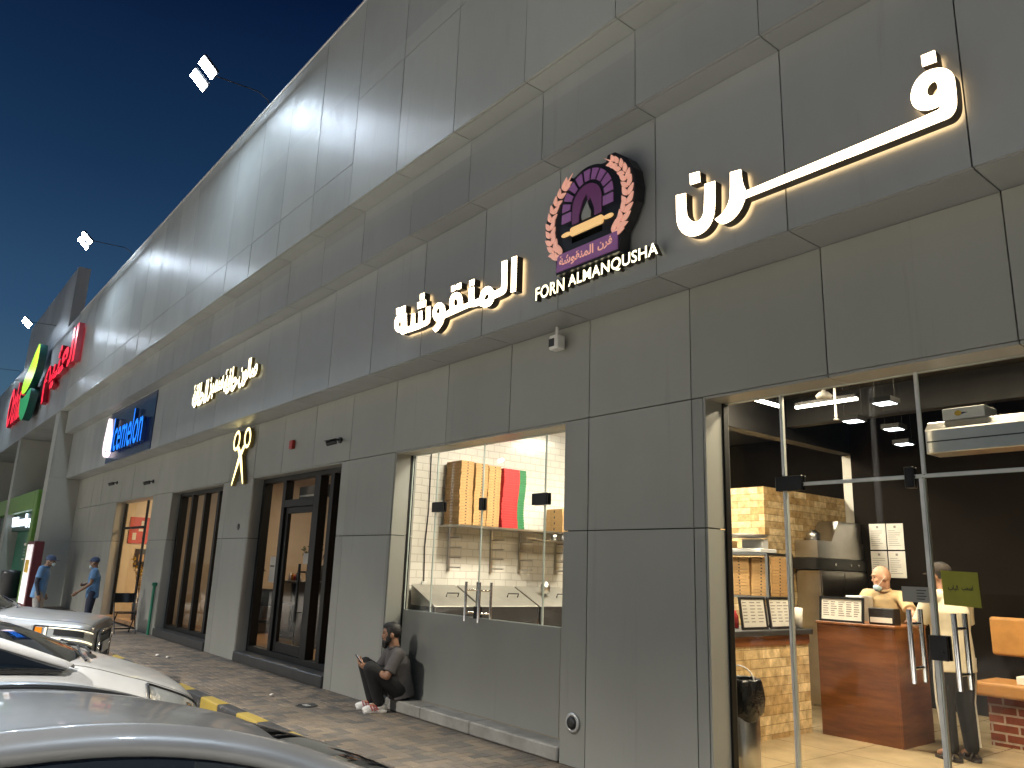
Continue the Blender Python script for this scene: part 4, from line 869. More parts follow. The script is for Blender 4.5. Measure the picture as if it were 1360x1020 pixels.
def box_stack(n, x0, x1, y0, y1, z0, h, mats, label, group, top, seedv, tabs='X', lean=.0035):
    rg = random.Random(seedv); src = None; dy = dx = 0
    cx_, cy_ = (x0 + x1) / 2, (y0 + y1) / 2
    for i in range(n):
        if src is None:
            mb = MB(); a, b = (x1 - x0) / 2, (y1 - y0) / 2
            if len(mats) == 1:
                mb.box(-a, a, -b, b, .001, h - .001); mb.box(a, a + .003, -.012, .012, h * .35, h * .72, 1)
                mb.box(-.012, .012, -b - .003, -b, h * .35, h * .72, 1)
                src = mb.build('pizza_box', [MAT[mats[0]], MAT['ink']], bevel=.003)
            else:
                k = b - 2 * b * .30; mb.box(-a, a, -b, k, .001, h - .001, 0); mb.box(-a, a, k, b, .001, h - .001, 1); src = mb.build('pizza_box', [MAT[m] for m in mats], bevel=.002)
            o = src
        else: o = src.copy(); COL.objects.link(o)
        dx = max(-.010, min(.010, dx + rg.uniform(-lean, lean))); dy = max(-.010, min(.010, dy + rg.uniform(-lean, lean)))
        if seedv == 4: dy = .016 * sin(i * .28 + 2.4)
        o.location = (cx_ + dx, cy_ + dy, z0 + i * h); o.rotation_euler = (0, 0, rg.uniform(-.02, .02))
        tag(o, label if i < n - 1 else top, 'pizza box', group)
box_stack(22, -8.78, -8.43, 5.94, 6.15, 2.202, .0385, ['kraft'], 'brown pizza box in the left stack on the kitchen shelf', 'left stack of brown boxes', 'topmost brown pizza box of the left stack on the kitchen shelf', 1)
box_stack(22, -8.78, -8.43, 6.17, 6.38, 2.202, .038, ['kraft'], 'brown pizza box in the middle stack on the kitchen shelf', 'middle stack of brown boxes', 'topmost brown pizza box of the middle stack on the kitchen shelf', 2)
box_stack(22, -8.78, -8.43, 6.40, 6.61, 2.202, .0375, ['kraft'], 'brown pizza box in the right stack on the kitchen shelf, beside the red ones', 'right stack of brown boxes', 'topmost brown pizza box of the right stack, beside the red boxes', 3)
box_stack(24, -8.78, -8.43, 6.66, 7.06, 2.202, .034, ['box_red', 'box_green'], 'red and green pizza box in the leaning stack on the kitchen shelf', 'stack of red and green boxes', 'topmost red and green pizza box of the leaning stack', 4)
box_stack(4, -8.78, -8.43, 7.78, 8.26, 2.202, .085, ['kraft'], 'flat brown carton on the shelf, right of the red boxes', 'flat cartons on the shelf', 'topmost flat brown carton on the shelf, right of the red boxes', 5)
mb = MB(); mb.box(-8.847, -8.82, 7.62, 7.74, 2.66, 2.74); tag(mb.build('wall_switch', MAT['galvanised'], bevel=.004), 'grey switch plate on the white tiles above the shelf', 'switch')
for i, (y0, y1, lab) in enumerate(((5.50, 6.20, 'steel prep counter with sloping lid nearest the window corner'), (6.22, 7.20, 'steel prep counter with sloping lid in the middle of the row'), (7.22, 8.10, 'steel prep counter with sloping lid farthest from the window corner'))):
    c = empty('prep_counter', (-8.5, (y0 + y1) / 2, FZ), lab, 'counter', 'steel prep counters under the shelf')
    mb = MB(); mb.box(-8.84, -8.25, y0, y1, FZ + .1, 1.10)
    for sx in (-8.8, -8.3):
        for y in (y0 + .05, y1 - .05): mb.cyl((sx, y, FZ), (sx, y, FZ + .1), .02, n=8)
    mb.build('cabinet', MAT['steel'], c)
    mb = MB(); mb.prism([[(-8.24, 1.17), (-8.24, 1.178), (-8.80, 1.42), (-8.80, 1.17)]], lambda u, v, d: V((u, y0 + .01 + d, v)), 0, y1 - y0 - .02); l = mb.build('sloping_lid', MAT['lid_steel'], c, bevel=.002)
    mb = MB(); mb.tube([(-8.45, y1 - .2, 1.282), (-8.43, y1 - .2, 1.33), (-8.43, y1 - .38, 1.33), (-8.45, y1 - .38, 1.282)], .008, 6); mb.build('lid_handle', MAT['dark_plastic'], l)
    mb = MB(); mb.box(-8.248, -8.225, y0 + .004, y1 - .004, .70, 1.168); mb.build('front_strip', MAT['dark_plastic'], c)

# ================================================================ inside the pizza shop
ov = empty('stone_oven', (-6.15, 10, FZ), 'tall oven block clad in split yellow stone behind the counter', 'oven')
mb = MB(); mb.box(-6.6, -5.8, 8.9, 8.93, FZ, 2.82); mb.build('front_cladding', MAT['stone_XZ'], ov)
mb = MB(); mb.box(-5.83, -5.797, 8.931, 11.3, FZ, 2.818); mb.box(-6.6, -5.831, 8.931, 11.3, 2.78, 2.816); mb.build('side_cladding', MAT['stone_YZ'], ov)
ct = empty('service_counter', (-4.9, 6.8, FZ), 'low counter clad in yellow stone with a black top', 'counter')
mb = MB(); mb.box(-5.1, -4.66, 5.72, 7.86, FZ, 1.0); mb.build('stone_front', MAT['stone_YZ'], ct)
mb = MB(); mb.box(-5.12, -4.645, 5.71, 7.865, 1.002, 1.095); mb.build('wood_band', MAT['wood_top'], ct)
mb = MB(); mb.box(-5.16, -4.60, 5.70, 7.868, 1.097, 1.15); mb.build('counter_top', MAT['dark_stone'], ct, bevel=.006)
dk = empty('cash_desk', (-4.15, 8.2, FZ), 'tall reddish brown wooden cash desk in front of the bald man', 'desk')
mb = MB(); mb.box(-4.56, -3.762, 7.88, 7.90, FZ, 1.215); mb.build('front_board', MAT['wood_desk'], dk)
mb = MB(); mb.box(-3.76, -3.74, 7.88, 8.53, FZ, 1.215); mb.build('side_board', MAT['wood_desk'], dk)
mb = MB(); mb.box(-4.57, -3.735, 7.87, 8.54, 1.216, 1.24); mb.build('desk_top', MAT['wood_top'], dk, bevel=.003)
mb = MB(); mb.box(-4.56, -4.54, 7.902, 8.53, FZ, 1.214); mb.build('back_board', MAT['wood_desk'], dk)
def menu(c, w, h, rotz, label, lines=7, cols=3):
    R = Matrix.Rotation(rotz, 3, 'Z'); c = V(c); T = lambda x, y, z: c + R @ V((x, y + z * .12, z))
    o = empty('menu_frame', c, label, 'menu', 'framed menus on the counters')
    mb = MB(); t = .022
    for x0, x1, z0, z1 in ((-w / 2, w / 2, 0, t), (-w / 2, w / 2, h - t, h), (-w / 2, -w / 2 + t, t, h - t), (w / 2 - t, w / 2, t, h - t)):
        vs = [T(x, y, z) for z in (z0, z1) for y in (-.008, .012) for x in (x0, x1)]; mb.add(vs, [(0, 2, 3, 1), (4, 5, 7, 6), (0, 1, 5, 4), (2, 6, 7, 3), (0, 4, 6, 2), (1, 3, 7, 5)])
    mb.add([T(-.02, .012, h * .8), T(.02, .012, h * .8), T(.02, .16, 0), T(-.02, .16, 0)], [(0, 1, 2, 3)])
    mb.build('frame', MAT['trim_black'], o)
    mb = MB(); mb.add([T(-w / 2 + t, 0, t), T(w / 2 - t, 0, t), T(w / 2 - t, 0, h - t), T(-w / 2 + t, 0, h - t)], [(0, 1, 2, 3)], 0)
    rg = random.Random(int(w * 1000))
    for k in range(cols):
        x0 = -w / 2 + t + .02 + k * (w - 2 * t - .02) / cols
        for i in range(lines):
            z = h - t - .035 - i * (h - 2 * t - .05) / lines; L = (w - 2 * t) / cols * rg.uniform(.45, .8)
            mb.add([T(x0, -.002, z), T(x0 + L, -.002, z), T(x0 + L, -.002, z + .009), T(x0, -.002, z + .009)], [(0, 1, 2, 3)], 1)
    mb.build('menu_sheet', [MAT['paper'], MAT['grey_ink']], o, fix=False)
menu((-4.74, 7.04, 1.151), .44, .31, pi / 2, 'black framed menu on the stone counter, nearest the street door')
menu((-4.74, 7.52, 1.151), .42, .31, pi / 2, 'black framed menu on the stone counter, nearer the cash desk')
menu((-4.31, 7.92, 1.241), .48, .25, 0, 'wide black framed menu on the front edge of the wooden cash desk', 7, 5)
mb = MB(); mb.box(-4.06, -3.80, 8.0, 8.14, 1.241, 1.40); o = tag(mb.build('napkin_box', MAT['hair_black'], bevel=.006), 'dark brown napkin box on the cash desk beside the wide menu', 'napkin box')
mb = MB(); mb.box(-4.04, -3.82, 7.992, 7.998, 1.26, 1.31); mb.build('napkin_slot', MAT['paper'], o)
for i in range(2):
    mb = MB(); mb.lathe([(.0, 0), (.036, 0), (.045, .21 - .05 * i), (.041, .21 - .05 * i), (.036, .01)], (-4.70, 7.765 + .0 * i, 1.151) if i == 0 else (-4.80, 7.80, 1.151), n=18); tag(mb.build('paper_cups', MAT['paper']), ('stack of white paper cups at the end of the stone counter, the taller one', 'shorter stack of white paper cups at the end of the stone counter')[i], 'cups')
ps = empty('receipt_printer', (-4.35, 8.75, 1.3), 'grey and black till printer behind the wide menu', 'printer')
mb = MB(); mb.box(-4.62, -4.42, 8.60, 8.85, 1.05, 1.50); mb.build('printer_body', MAT['galvanised'], ps, bevel=.01)
mb = MB(); mb.box(-4.60, -4.44, 8.585, 8.598, 1.40, 1.46); mb.build('printer_slot', MAT['dark_plastic'], ps)
mb = MB(); mb.box(-4.70, -4.35, 8.56, 8.90, FZ, 1.048); tag(mb.build('till_cabinet', MAT['wood_desk'], bevel=.005), 'small brown cabinet carrying the till printer behind the desk', 'cabinet')
# goods on the counter
for i, (x, y, w, h, m_, l) in enumerate(((-4.85, 6.55, .05, .26, 'box_red', 'red and white carton on the counter left of the menus'), (-4.9, 6.68, .05, .24, 'white_plastic', 'white carton on the counter left of the menus'))):
    mb = MB(); mb.box(x - w, x + w, y - w, y + w, 1.151, 1.151 + h, 0); mb.box(x + w, x + w + .002, y - w * .7, y + w * .7, 1.2, 1.151 + h * .5, 1); tag(mb.build('drink_carton', [MAT[m_], MAT['paper']], bevel=.004), l, 'carton')
mb = MB(); mb.lathe([(.0, .005), (.09, .005), (.13, .08), (.125, .085), (.085, .012)], (-4.82, 6.34, 1.151), n=20); bk = mb.build('bread_basket', MAT['pin_tan']); tag(bk, 'small tan basket on the black counter top nearest the door', 'basket')
for k in range(4): mb = MB(); mb.ball((-4.82 + .05 * cos(k * 1.6), 6.34 + .05 * sin(k * 1.6), 1.235), (.045, .035, .025), 10); tag(mb.build('bread_roll', MAT['kraft']), 'small bread roll in the tan basket', 'bread roll', 'rolls in the basket')
# rack with boxes
rk = empty('steel_rack', (-5.75, 8.45, FZ), 'steel rack full of brown boxes in front of the stone oven', 'rack')
for x in (-6.2, -5.32):
    for y in (8.18, 8.68): mb = MB(); mb.box(x - .018, x + .018, y - .018, y + .018, FZ, 1.92); mb.build('post', MAT['steel'], rk)
for z in (.9, 1.42, 1.92): mb = MB(); mb.box(-6.22, -5.30, 8.15, 8.70, z, z + .025); mb.build('shelf', MAT['steel'], rk)
for c, x in enumerate((-6.17, -5.88, -5.59)):
    box_stack(12, x, x + .27, 8.24, 8.60, 1.447, .0375, ['kraft'], ('brown box in the left column of the steel rack', 'brown box in the middle column of the steel rack', 'brown box in the right column of the steel rack')[c], 'boxes in column %s of the rack' % 'abc'[c], ('top brown box of the left column in the steel rack', 'top brown box of the middle column in the steel rack', 'top brown box of the right column in the steel rack')[c], 20 + c)
sc_ = empty('kitchen_scale', (-5.7, 8.4, 1.945), 'pale steel weighing scale with trays on top of the rack', 'scale')
mb = MB(); mb.box(-5.95, -5.45, 8.25, 8.60, 1.946, 2.0); mb.box(-5.85, -5.55, 8.45, 8.58, 2.0, 2.12); mb.build('scale_body', MAT['white_plastic'], sc_, bevel=.01)
mb = MB(); mb.lathe([(0, 0), (.2, 0), (.26, .03), (.25, .035), (.19, .01)], (-5.7, 8.36, 2.13), n=24); mb.build('scale_tray', MAT['steel'], sc_)
mb = MB(); mb.box(-6.18, -5.98, 8.28, 8.55, 1.946, 2.10); mb.box(-6.16, -6.0, 8.275, 8.279, 2.0, 2.07, 1); tag(mb.build('storage_tub', [MAT['pin_tan'], MAT['paper']], bevel=.01), 'tan tub on top of the steel rack beside the scale', 'tub')
# steel oven / fridge with hood at the back
fr = empty('steel_fridge', (-5.6, 10.2, FZ), 'large stainless steel kitchen unit with black band beside the papers', 'kitchen unit')
mb = MB(); mb.box(-5.78, -5.45, 9.55, 10.75, FZ, 1.78); mb.build('cabinet', MAT['steel'], fr, bevel=.006)
mb = MB(); mb.box(-5.445, -5.435, 9.57, 10.14, .3, 1.76); mb.box(-5.445, -5.435, 10.16, 10.74, .3, 1.76); mb.build('doors', MAT['steel'], fr, bevel=.003)
mb = MB(); mb.box(-5.79, -5.43, 9.45, 10.76, 1.79, 1.93)
mb.build('control_band', MAT['trim_black'], fr)
mb = MB(); mb.box(-5.78, -5.46, 9.55, 10.75, 1.94, 2.16); mb.prism([[(9.95, 2.162), (10.75, 2.162), (10.75, 2.44), (10.15, 2.44)]], lambda u, v, d: V((-5.78 + d, u, v)), 0, .30); mb.build('hood', MAT['steel'], fr)
for i, y in enumerate((9.9, 10.3, 10.5)):
    mb = MB(); mb.cyl((-5.428, y, 1.86), (-5.41, y, 1.86), .016); mb.build('knob', MAT['chrome'], fr)
# papers on the dark wall
for i, (x, z, l) in enumerate(((-5.37, 2.09, 'white licence sheet taped on the dark wall, top left of four'), (-5.13, 2.09, 'white licence sheet taped on the dark wall, top right of four'), (-5.37, 1.72, 'white licence sheet taped on the dark wall, bottom left of four'), (-5.13, 1.72, 'white licence sheet taped on the dark wall, bottom right of four'))):
    o = empty('licence_sheet', (x, 10.77, z), l, 'paper sheet', 'sheets on the dark wall')
    mb = MB(); mb.box(x, x + .225, 10.772, 10.777, z, z + .35); mb.build('sheet', MAT['paper'], o)
    mb = MB(); mb.box(x + .10, x + .13, 10.769, 10.7715, z + .29, z + .32)
    rg = random.Random(i)
    for k in range(8): mb.box(x + .02, x + .02 + rg.uniform(.08, .18), 10.769, 10.7715, z + .25 - k * .028, z + .256 - k * .028)
    mb.build('print', MAT['grey_ink'], o)
# lights
def tube_light(a, b, label):
    a = V(a); b = V(b); o = empty('linear_light', (a + b) / 2, label, 'linear light', 'linear lights in the shop')
    mb = MB(); mb.bar(a + V((0, 0, .035)), b + V((0, 0, .035)), .055, .04)
    for p in (a.lerp(b, .1), a.lerp(b, .9)): mb.cyl(p + V((0, 0, .055)), (p.x, p.y, 4.0), .004, n=6)
    mb.build('light_channel', MAT['black_metal'], o)
    mb = MB(); mb.bar(a, b, .045, .028); mb.build('light_strip', MAT['tube_white'], o)
tube_light((-5.15, 7.45, 3.70), (-5.15, 8.35, 3.70), 'lit linear lamp hanging over the counter, running away from the street')
tube_light((-5.05, 8.52, 3.70), (-4.28, 8.52, 3.70), 'lit linear lamp hanging over the cash desk, parallel to the shop front')
for i, (x, y, l) in enumerate(((-3.36, 7.22, 'lit square lamp hanging in the shop, highest of the row of three'), (-3.90, 8.54, 'lit square lamp hanging in the shop, middle of the row of three'), (-4.26, 9.57, 'lit square lamp hanging in the shop, lowest of the row of three'), (-4.0, 7.85, 'lit square lamp hanging in the shop, left of the row of three'))):
    ceiling_panel(x, y, 3.30, .16, .16, 'down_white', l, 1, 'square lamps in the shop')
ceiling_panel(-3.0, 7.3, 3.94, .7, .3, 'panel_shop', 'unseen warm panel added over the customer area in front of the booth bench')  # this panel and the next are added out of view to brighten the shop
ceiling_panel(-5.3, 7.4, 3.94, .7, .3, 'panel_shop', 'unseen warm panel added over the stone counter near the ceiling beam')
ceiling_panel(-2.4, 6.3, 3.94, .7, .3, 'panel_shop', 'unseen warm panel added inside the glass doors to light their jamb')  # added above the line of sight to brighten the door jamb
sp = empty('sprinkler', (-4.4, 8.2, 3.9), 'white smoke detector and brass sprinkler hanging under the dark ceiling', 'sprinkler')
mb = MB(); mb.cyl((-4.45, 8.1, 3.72), (-4.45, 8.1, 4.0), .022); mb.lathe([(0, 0), (.08, 0), (.09, .03), (.05, .07)], (-4.45, 8.1, 3.66), n=18); mb.build('detector', MAT['white_plastic'], sp)
mb = MB(); mb.cyl((-4.24, 7.95, 3.42), (-4.24, 7.95, 4.0), .014); mb.lathe([(0, 0), (.03, 0), (.03, .01), (.012, .02), (.018, .06)], (-4.24, 7.95, 3.36), n=12); mb.build('sprinkler_pipe', MAT['galvanised'], sp)
# air curtain above the door
ac = empty('air_curtain', (-1.5, 5.6, 2.6), 'long silver air curtain mounted inside above the glass doors', 'air curtain')
prof = [(5.40, 2.50), (5.40, 2.66), (5.46, 2.72), (5.72, 2.72), (5.72, 2.54), (5.60, 2.50)]
mb = MB(); mb.prism([prof], lambda u, v, d: V((-2.26 + d, u, v)), 0, 2.1); mb.build('casing', MAT['steel'], ac, bevel=.006)
mb = MB(); mb.box(-2.25, -.17, 5.393, 5.398, 2.575, 2.583); mb.build('seam_line', MAT['dark_plastic'], ac)
cb = empty('white_carton', (-2.05, 5.55, 2.72), 'flat white carton with a small blue and yellow mark on the air curtain', 'carton')
mb = MB(); mb.box(-2.16, -1.90, 5.45, 5.66, 2.722, 2.80); mb.build('carton_body', MAT['white_plastic'], cb, bevel=.004)
mb = MB(); mb.prism([[(-2.06 + .022 * cos(t), 2.762 + .018 * sin(t)) for t in [k * pi / 6 for k in range(12)]]], face_map(5.446), 0, .003); mb.build('yellow_mark', MAT['flower_yellow'], cb)
mb = MB(); mb.prism([[(-2.045, 2.768), (-2.0, 2.762), (-2.045, 2.752)]], face_map(5.447), 0, .003); mb.build('blue_mark', MAT['cap_navy'], cb)
# bench
bn = empty('booth_bench', (-2.4, 9.2, FZ), 'booth bench with red brick base and tan leather seat and back', 'bench')
mb = MB(); mb.box(-3.38, -1.2, 8.95, 9.5, FZ, .585); mb.build('brick_base', MAT['red_brick'], bn)
mb = MB(); mb.box(-3.48, -1.2, 8.86, 9.46, .587, .725); mb.build('seat', MAT['tan_leather'], bn, bevel=.03, seg=3)
mb = MB(); mb.box(-3.46, -1.2, 9.40, 9.52, .95, 1.34); mb.build('backrest', MAT['tan_leather'], bn, bevel=.03, seg=3)
mb = MB(); mb.box(-3.40, -1.3, 9.505, 9.55, FZ, 1.3); mb.build('back_panel', MAT['dark_wall'], bn)
mb = MB(); mb.box(-3.10, -2.72, 8.95, 9.30, .727, .80); tag(mb.build('pizza_box', MAT['paper'], bevel=.004), 'closed white pizza box lying on the tan booth seat', 'pizza box')
# waste bin
wb_ = empty('waste_bin', (-4.12, 5.88, FZ), 'steel waste bin with a black bag over its rim inside the door', 'bin')
mb = MB(); mb.lathe([(0, 0), (.135, 0), (.14, .02), (.145, .66), (.138, .66), (.13, .05)], (-4.12, 5.88, FZ), n=28); mb.build('bin_body', MAT['steel'], wb_)
prof = [(.135, .70), (.150, .705), (.160, .68), (.172, .60), (.178, .52), (.168, .42), (.150, .40)]
mb = MB(); rows = []
for r, h in prof: rows.append([(-4.12 + (r + .014 * sin(t * 5 + h * 9)) * cos(t), 5.88 + (r + .014 * sin(t * 5 + h * 9)) * sin(t), FZ + h + .025 * sin(3 * t) * (h < .6)) for t in [2 * pi * k / 40 for k in range(40)]])
mb.grid(rows, 0, True, True); mb.build('bin_bag', MAT['bag_black'], wb_)
mb = MB(); mb.tube([(-4.12 + .14 * cos(t), 5.88 - .02, FZ + .69 + .11 * sin(t)) for t in [pi * k / 10 for k in range(11)]], .006, 6); mb.build('bin_handle', MAT['white_plastic'], wb_)
# door notices
st = empty('door_sticker', (-2.09, GY, 1.62), 'olive green sign with dark Arabic words stuck on the right glass door', 'sign')
R5 = lambda u, v, d: V((u + (v - 1.62) * -.02, GY - .016 + d, v + (u + 2.09) * -.04))
mb = MB(); mb.prism([[(-2.20, 1.525), (-1.985, 1.525), (-1.985, 1.735), (-2.20, 1.735)]], R5, 0, .004); mb.build('sticker_sheet', MAT['sticker_green'], st)
text_obj('sticker_words', arabic('اسحب'), -2.085, -2.02, 1.615, 1.655, lambda u, v, d: R5(u, v, -.002), MAT['ink'], st, .02); text_obj('sticker_words', arabic('الباب'), -2.165, -2.105, 1.61, 1.65, lambda u, v, d: R5(u, v, -.002), MAT['ink'], st, .02)
cd = empty('door_card', (-2.37, GY, 1.58), 'pale grey printed card stuck on the left glass door', 'card')
mb = MB(); mb.box(-2.455, -2.285, GY - .018, GY - .014, 1.535, 1.632); mb.build('card_sheet', MAT['panel_wall'], cd)
mb = MB()
for i in range(4): mb.box(-2.36, -2.30 - .012 * (i % 2), GY - .021, GY - .0185, 1.608 - .018 * i, 1.613 - .018 * i)
mb.build('card_print', MAT['ink'], cd)

# ================================================================ salon and ice cream shop
for i, (x, y) in enumerate(((-16.8, 7.6), (-12.2, 7.2), (-14.6, 9.3))): ceiling_panel(x, y, 3.7, .5, .5, 'panel_salon', ('square ceiling light inside the lounge window', 'square ceiling light behind the salon door', 'square ceiling light at the back of the salon')[i])
ceiling_panel(-22.0, 7.2, 3.7, .7, .7, 'panel_ice', 'square ceiling light inside the ice cream shop')
mb = MB(); mb.box(-12.42, -11.45, 5.46, 5.62, 2.67, 2.87); mb.box(-12.40, -11.47, 5.455, 5.459, 2.70, 2.73, 1); tag(mb.build('air_conditioner', [MAT['trim_black'], MAT['galvanised']], bevel=.01), 'black air unit mounted above the salon door', 'air conditioner')
tc_ = empty('salon_cabinet', (-14.2, 6.4, .11), 'dark cabinet with glossy doors inside the salon door', 'cabinet')
mb = MB(); mb.box(-14.7, -13.75, 6.2, 6.75, .111, 1.30); mb.build('cabinet_body', MAT['trim_black'], tc_, bevel=.01)
mb = MB(); mb.box(-14.68, -13.77, 6.19, 6.198, .92, 1.26); mb.box(-14.68, -13.77, 6.19, 6.198, .2, .88); mb.build('cabinet_door', MAT['car_glass'], tc_)
rg = random.Random(9)
for i in range(5):
    h = rg.uniform(.10, .2); x = -14.6 + .11 * i; mb = MB(); mb.lathe([(0, 0), (.03, 0), (.03, h * .7), (.012, h * .85), (.012, h)], (x, 6.40, 1.301), n=12); tag(mb.build('hair_bottle', MAT[('white_plastic', 'amber', 'box_red', 'chrome', 'white_plastic')[i]]), ('white', 'amber', 'red', 'silver', 'small white')[i] + ' hair care bottle on the dark salon cabinet', 'bottle')
def plant(x, y, z, h, n, mat, label, name='potted_plant', leaf=(.05, .16), spread=.3, seed=1, pot=(.13, .26), stems=5):
    rg = random.Random(seed); p = empty(name, (x, y, z), label, 'plant')
    mb = MB(); mb.lathe([(0, 0), (pot[0] * .75, 0), (pot[0], pot[1]), (pot[0] * .9, pot[1]), (pot[0] * .85, pot[1] - .03), (0, pot[1] - .03)], (x, y, z), n=20); mb.build('pot', MAT['pot'], p)
    st = MB(); lf = MB()
    for k in range(stems):
        a = rg.uniform(0, 2 * pi); top = V((x + cos(a) * spread * rg.uniform(.2, .8), y + sin(a) * spread * rg.uniform(.2, .8), z + h * rg.uniform(.7, 1))); b = V((x, y, z + pot[1] - .04)); mid = b.lerp(top, .5) + V((0, 0, h * .08))
        st.tube([b, mid, top], [.008, .006, .003], 5)
        for j in range(n):
            t = rg.uniform(.25, 1); q = (b.lerp(mid, t * 2) if t < .5 else mid.lerp(top, t * 2 - 1)); d = V((rg.uniform(-1, 1), rg.uniform(-1, 1), rg.uniform(-.4, .9))).normalized()
            L = rg.uniform(*leaf); s = d.orthogonal().normalized() * L * rg.uniform(.18, .3); e_ = q + d * L + V((0, 0, -L * .2))
            lf.add([q, q + d * L * .5 + s, e_, q + d * L * .5 - s], [(0, 1, 2, 3)], 0, True)
    st.build('stem', MAT['pot'], p); lf.build('foliage', MAT[mat], p, fix=False); return p
plant(-13.95, 6.5, 1.301, .85, 26, 'olive_leaf', 'bushy pot plant on the dark salon cabinet', seed=3, leaf=(.05, .11), spread=.32, pot=(.09, .16))
plant(-18.0, 6.6, .111, 2.3, 7, 'olive_leaf', 'tall broad leaved pot plant behind the lounge window bars', seed=4, leaf=(.35, .6), spread=.6, pot=(.2, .4), stems=4)
def armchair(x, y, rz, label, mat='trim_black'):
    a = empty('armchair', (x, y, .111), label, 'armchair'); R = Matrix.Rotation(rz, 3, 'Z'); o = V((x, y, .111))
    def ob(n, c, s, m, bev): mb = MB(); mb.obox(o + R @ V(c), s, R); mb.build(n, MAT[m], a, bevel=bev, seg=3)
    ob('base', (0, 0, .12), (.72, .70, .22), mat, .03); ob('seat', (0, .02, .33), (.56, .62, .18), mat, .05); ob('backrest', (0, -.32, .58), (.72, .18, .68), mat, .06)
    ob('armrest', (-.36, 0, .42), (.14, .66, .30), mat, .05); ob('armrest', (.36, 0, .42), (.14, .66, .30), mat, .05)
armchair(-17.4, 6.9, -2.6, 'dark padded armchair behind the lounge window')
armchair(-16.2, 7.3, 2.4, 'tan padded armchair behind the lounge window', 'tan_leather')
bc = empty('barber_chair', (-14.9, 8.1, .11), 'black barber chair on a chrome post inside the salon', 'chair')
mb = MB(); mb.lathe([(0, 0), (.3, 0), (.3, .03), (.06, .06), (.06, .45)], (-14.9, 8.1, .111), n=20); mb.build('post', MAT['chrome'], bc)
mb = MB(); mb.obox((-14.9, 8.1, .62), (.55, .55, .14)); mb.build('seat', MAT['trim_black'], bc, bevel=.04, seg=3)
mb = MB(); mb.obox((-15.17, 8.1, 1.0), (.12, .5, .62)); mb.build('backrest', MAT['trim_black'], bc, bevel=.04, seg=3)
# salon notices on the side panel glass
mb = MB(); mb.box(-13.0, -12.72, GY - .006, GY - .002, 1.30, 1.72); mb.box(-12.98, -12.80, GY - .008, GY - .0062, 1.55, 1.58, 1); tag(mb.build('window_notice', [MAT['paper'], MAT['grey_ink']]), 'white printed notice stuck on the salon side window', 'notice')
# ice cream shop
pc = empty('wall_picture', (-23.5, 9.49, 2.2), 'red and white picture high on the ice cream shop wall', 'picture')
def wallpic(par, x0, x1, z0, z1, y, mat, parts=()):
    mb = MB(); mb.box(x0, x1, y - .03, y - .003, z0, z1); b = mb.build('picture_board', MAT[mat], par)
    for (a, c, d, e, m) in parts: mb = MB(); mb.box(a, c, y - .036, y - .031, d, e); mb.build('picture_mark', MAT[m], b)
IX = -24.595
def sidepic(par, y0, y1, z0, z1, mat, marks=()):
    mb = MB(); mb.box(IX, IX + .03, y0, y1, z0, z1); b = mb.build('picture_board', MAT[mat], par)
    for (a, c, d, e, m) in marks: mb = MB(); mb.box(IX + .031, IX + .036, a, c, d, e); mb.build('picture_mark', MAT[m], b)
sidepic(pc, 5.75, 6.35, 2.0, 2.75, 'art_red', ((5.85, 5.95, 2.1, 2.3, 'paper'), (6.0, 6.2, 2.35, 2.42, 'paper'), (6.05, 6.15, 2.45, 2.65, 'paper')))
pd = empty('wall_picture', (IX, 6.2, 1.6), 'dark picture on the ice cream shop wall under the red one', 'picture'); sidepic(pd, 6.0, 6.6, 1.35, 1.85, 'dark_plastic', ((6.1, 6.25, 1.5, 1.7, 'kraft'), (6.35, 6.5, 1.45, 1.65, 'paper')))
plant(-23.2, 5.9, .11, 1.75, 34, 'flower_yellow', 'tall spray of yellow flowers inside the ice cream shop window', 'flower_spray', (.06, .12), .4, 8, (.14, .3), 5)
ds = empty('display_stand', (-22.3, 5.95, .11), 'slim display stand of glass jars behind the ice cream shop window', 'display stand')
for x in (-22.55, -22.05): mb = MB(); mb.box(x - .012, x + .012, 5.93, 5.96, .112, 1.6); mb.build('post', MAT['black_metal'], ds)
for k, z in enumerate((.35, .7, 1.05, 1.4)):
    mb = MB(); mb.box(-22.56, -22.04, 5.86, 6.04, z, z + .015); mb.build('shelf', MAT['black_metal'], ds)
for k, z in enumerate((.365, .715, 1.065, 1.415)):
    for j in range(3):
        mb = MB(); mb.lathe([(0, 0), (.05, 0), (.05, .14), (.03, .17), (.03, .2), (0, .2)], (-22.47 + .16 * j, 5.95, z + .001), n=14); tag(mb.build('glass_jar', MAT[('white_plastic', 'leaf', 'amber')[(j + k) % 3]]), ('white', 'green', 'amber')[(j + k) % 3] + ' jar on the ' + ('lowest', 'second lowest', 'second highest', 'highest')[k] + ' shelf of the display stand', 'jar', 'jars on the display stand')

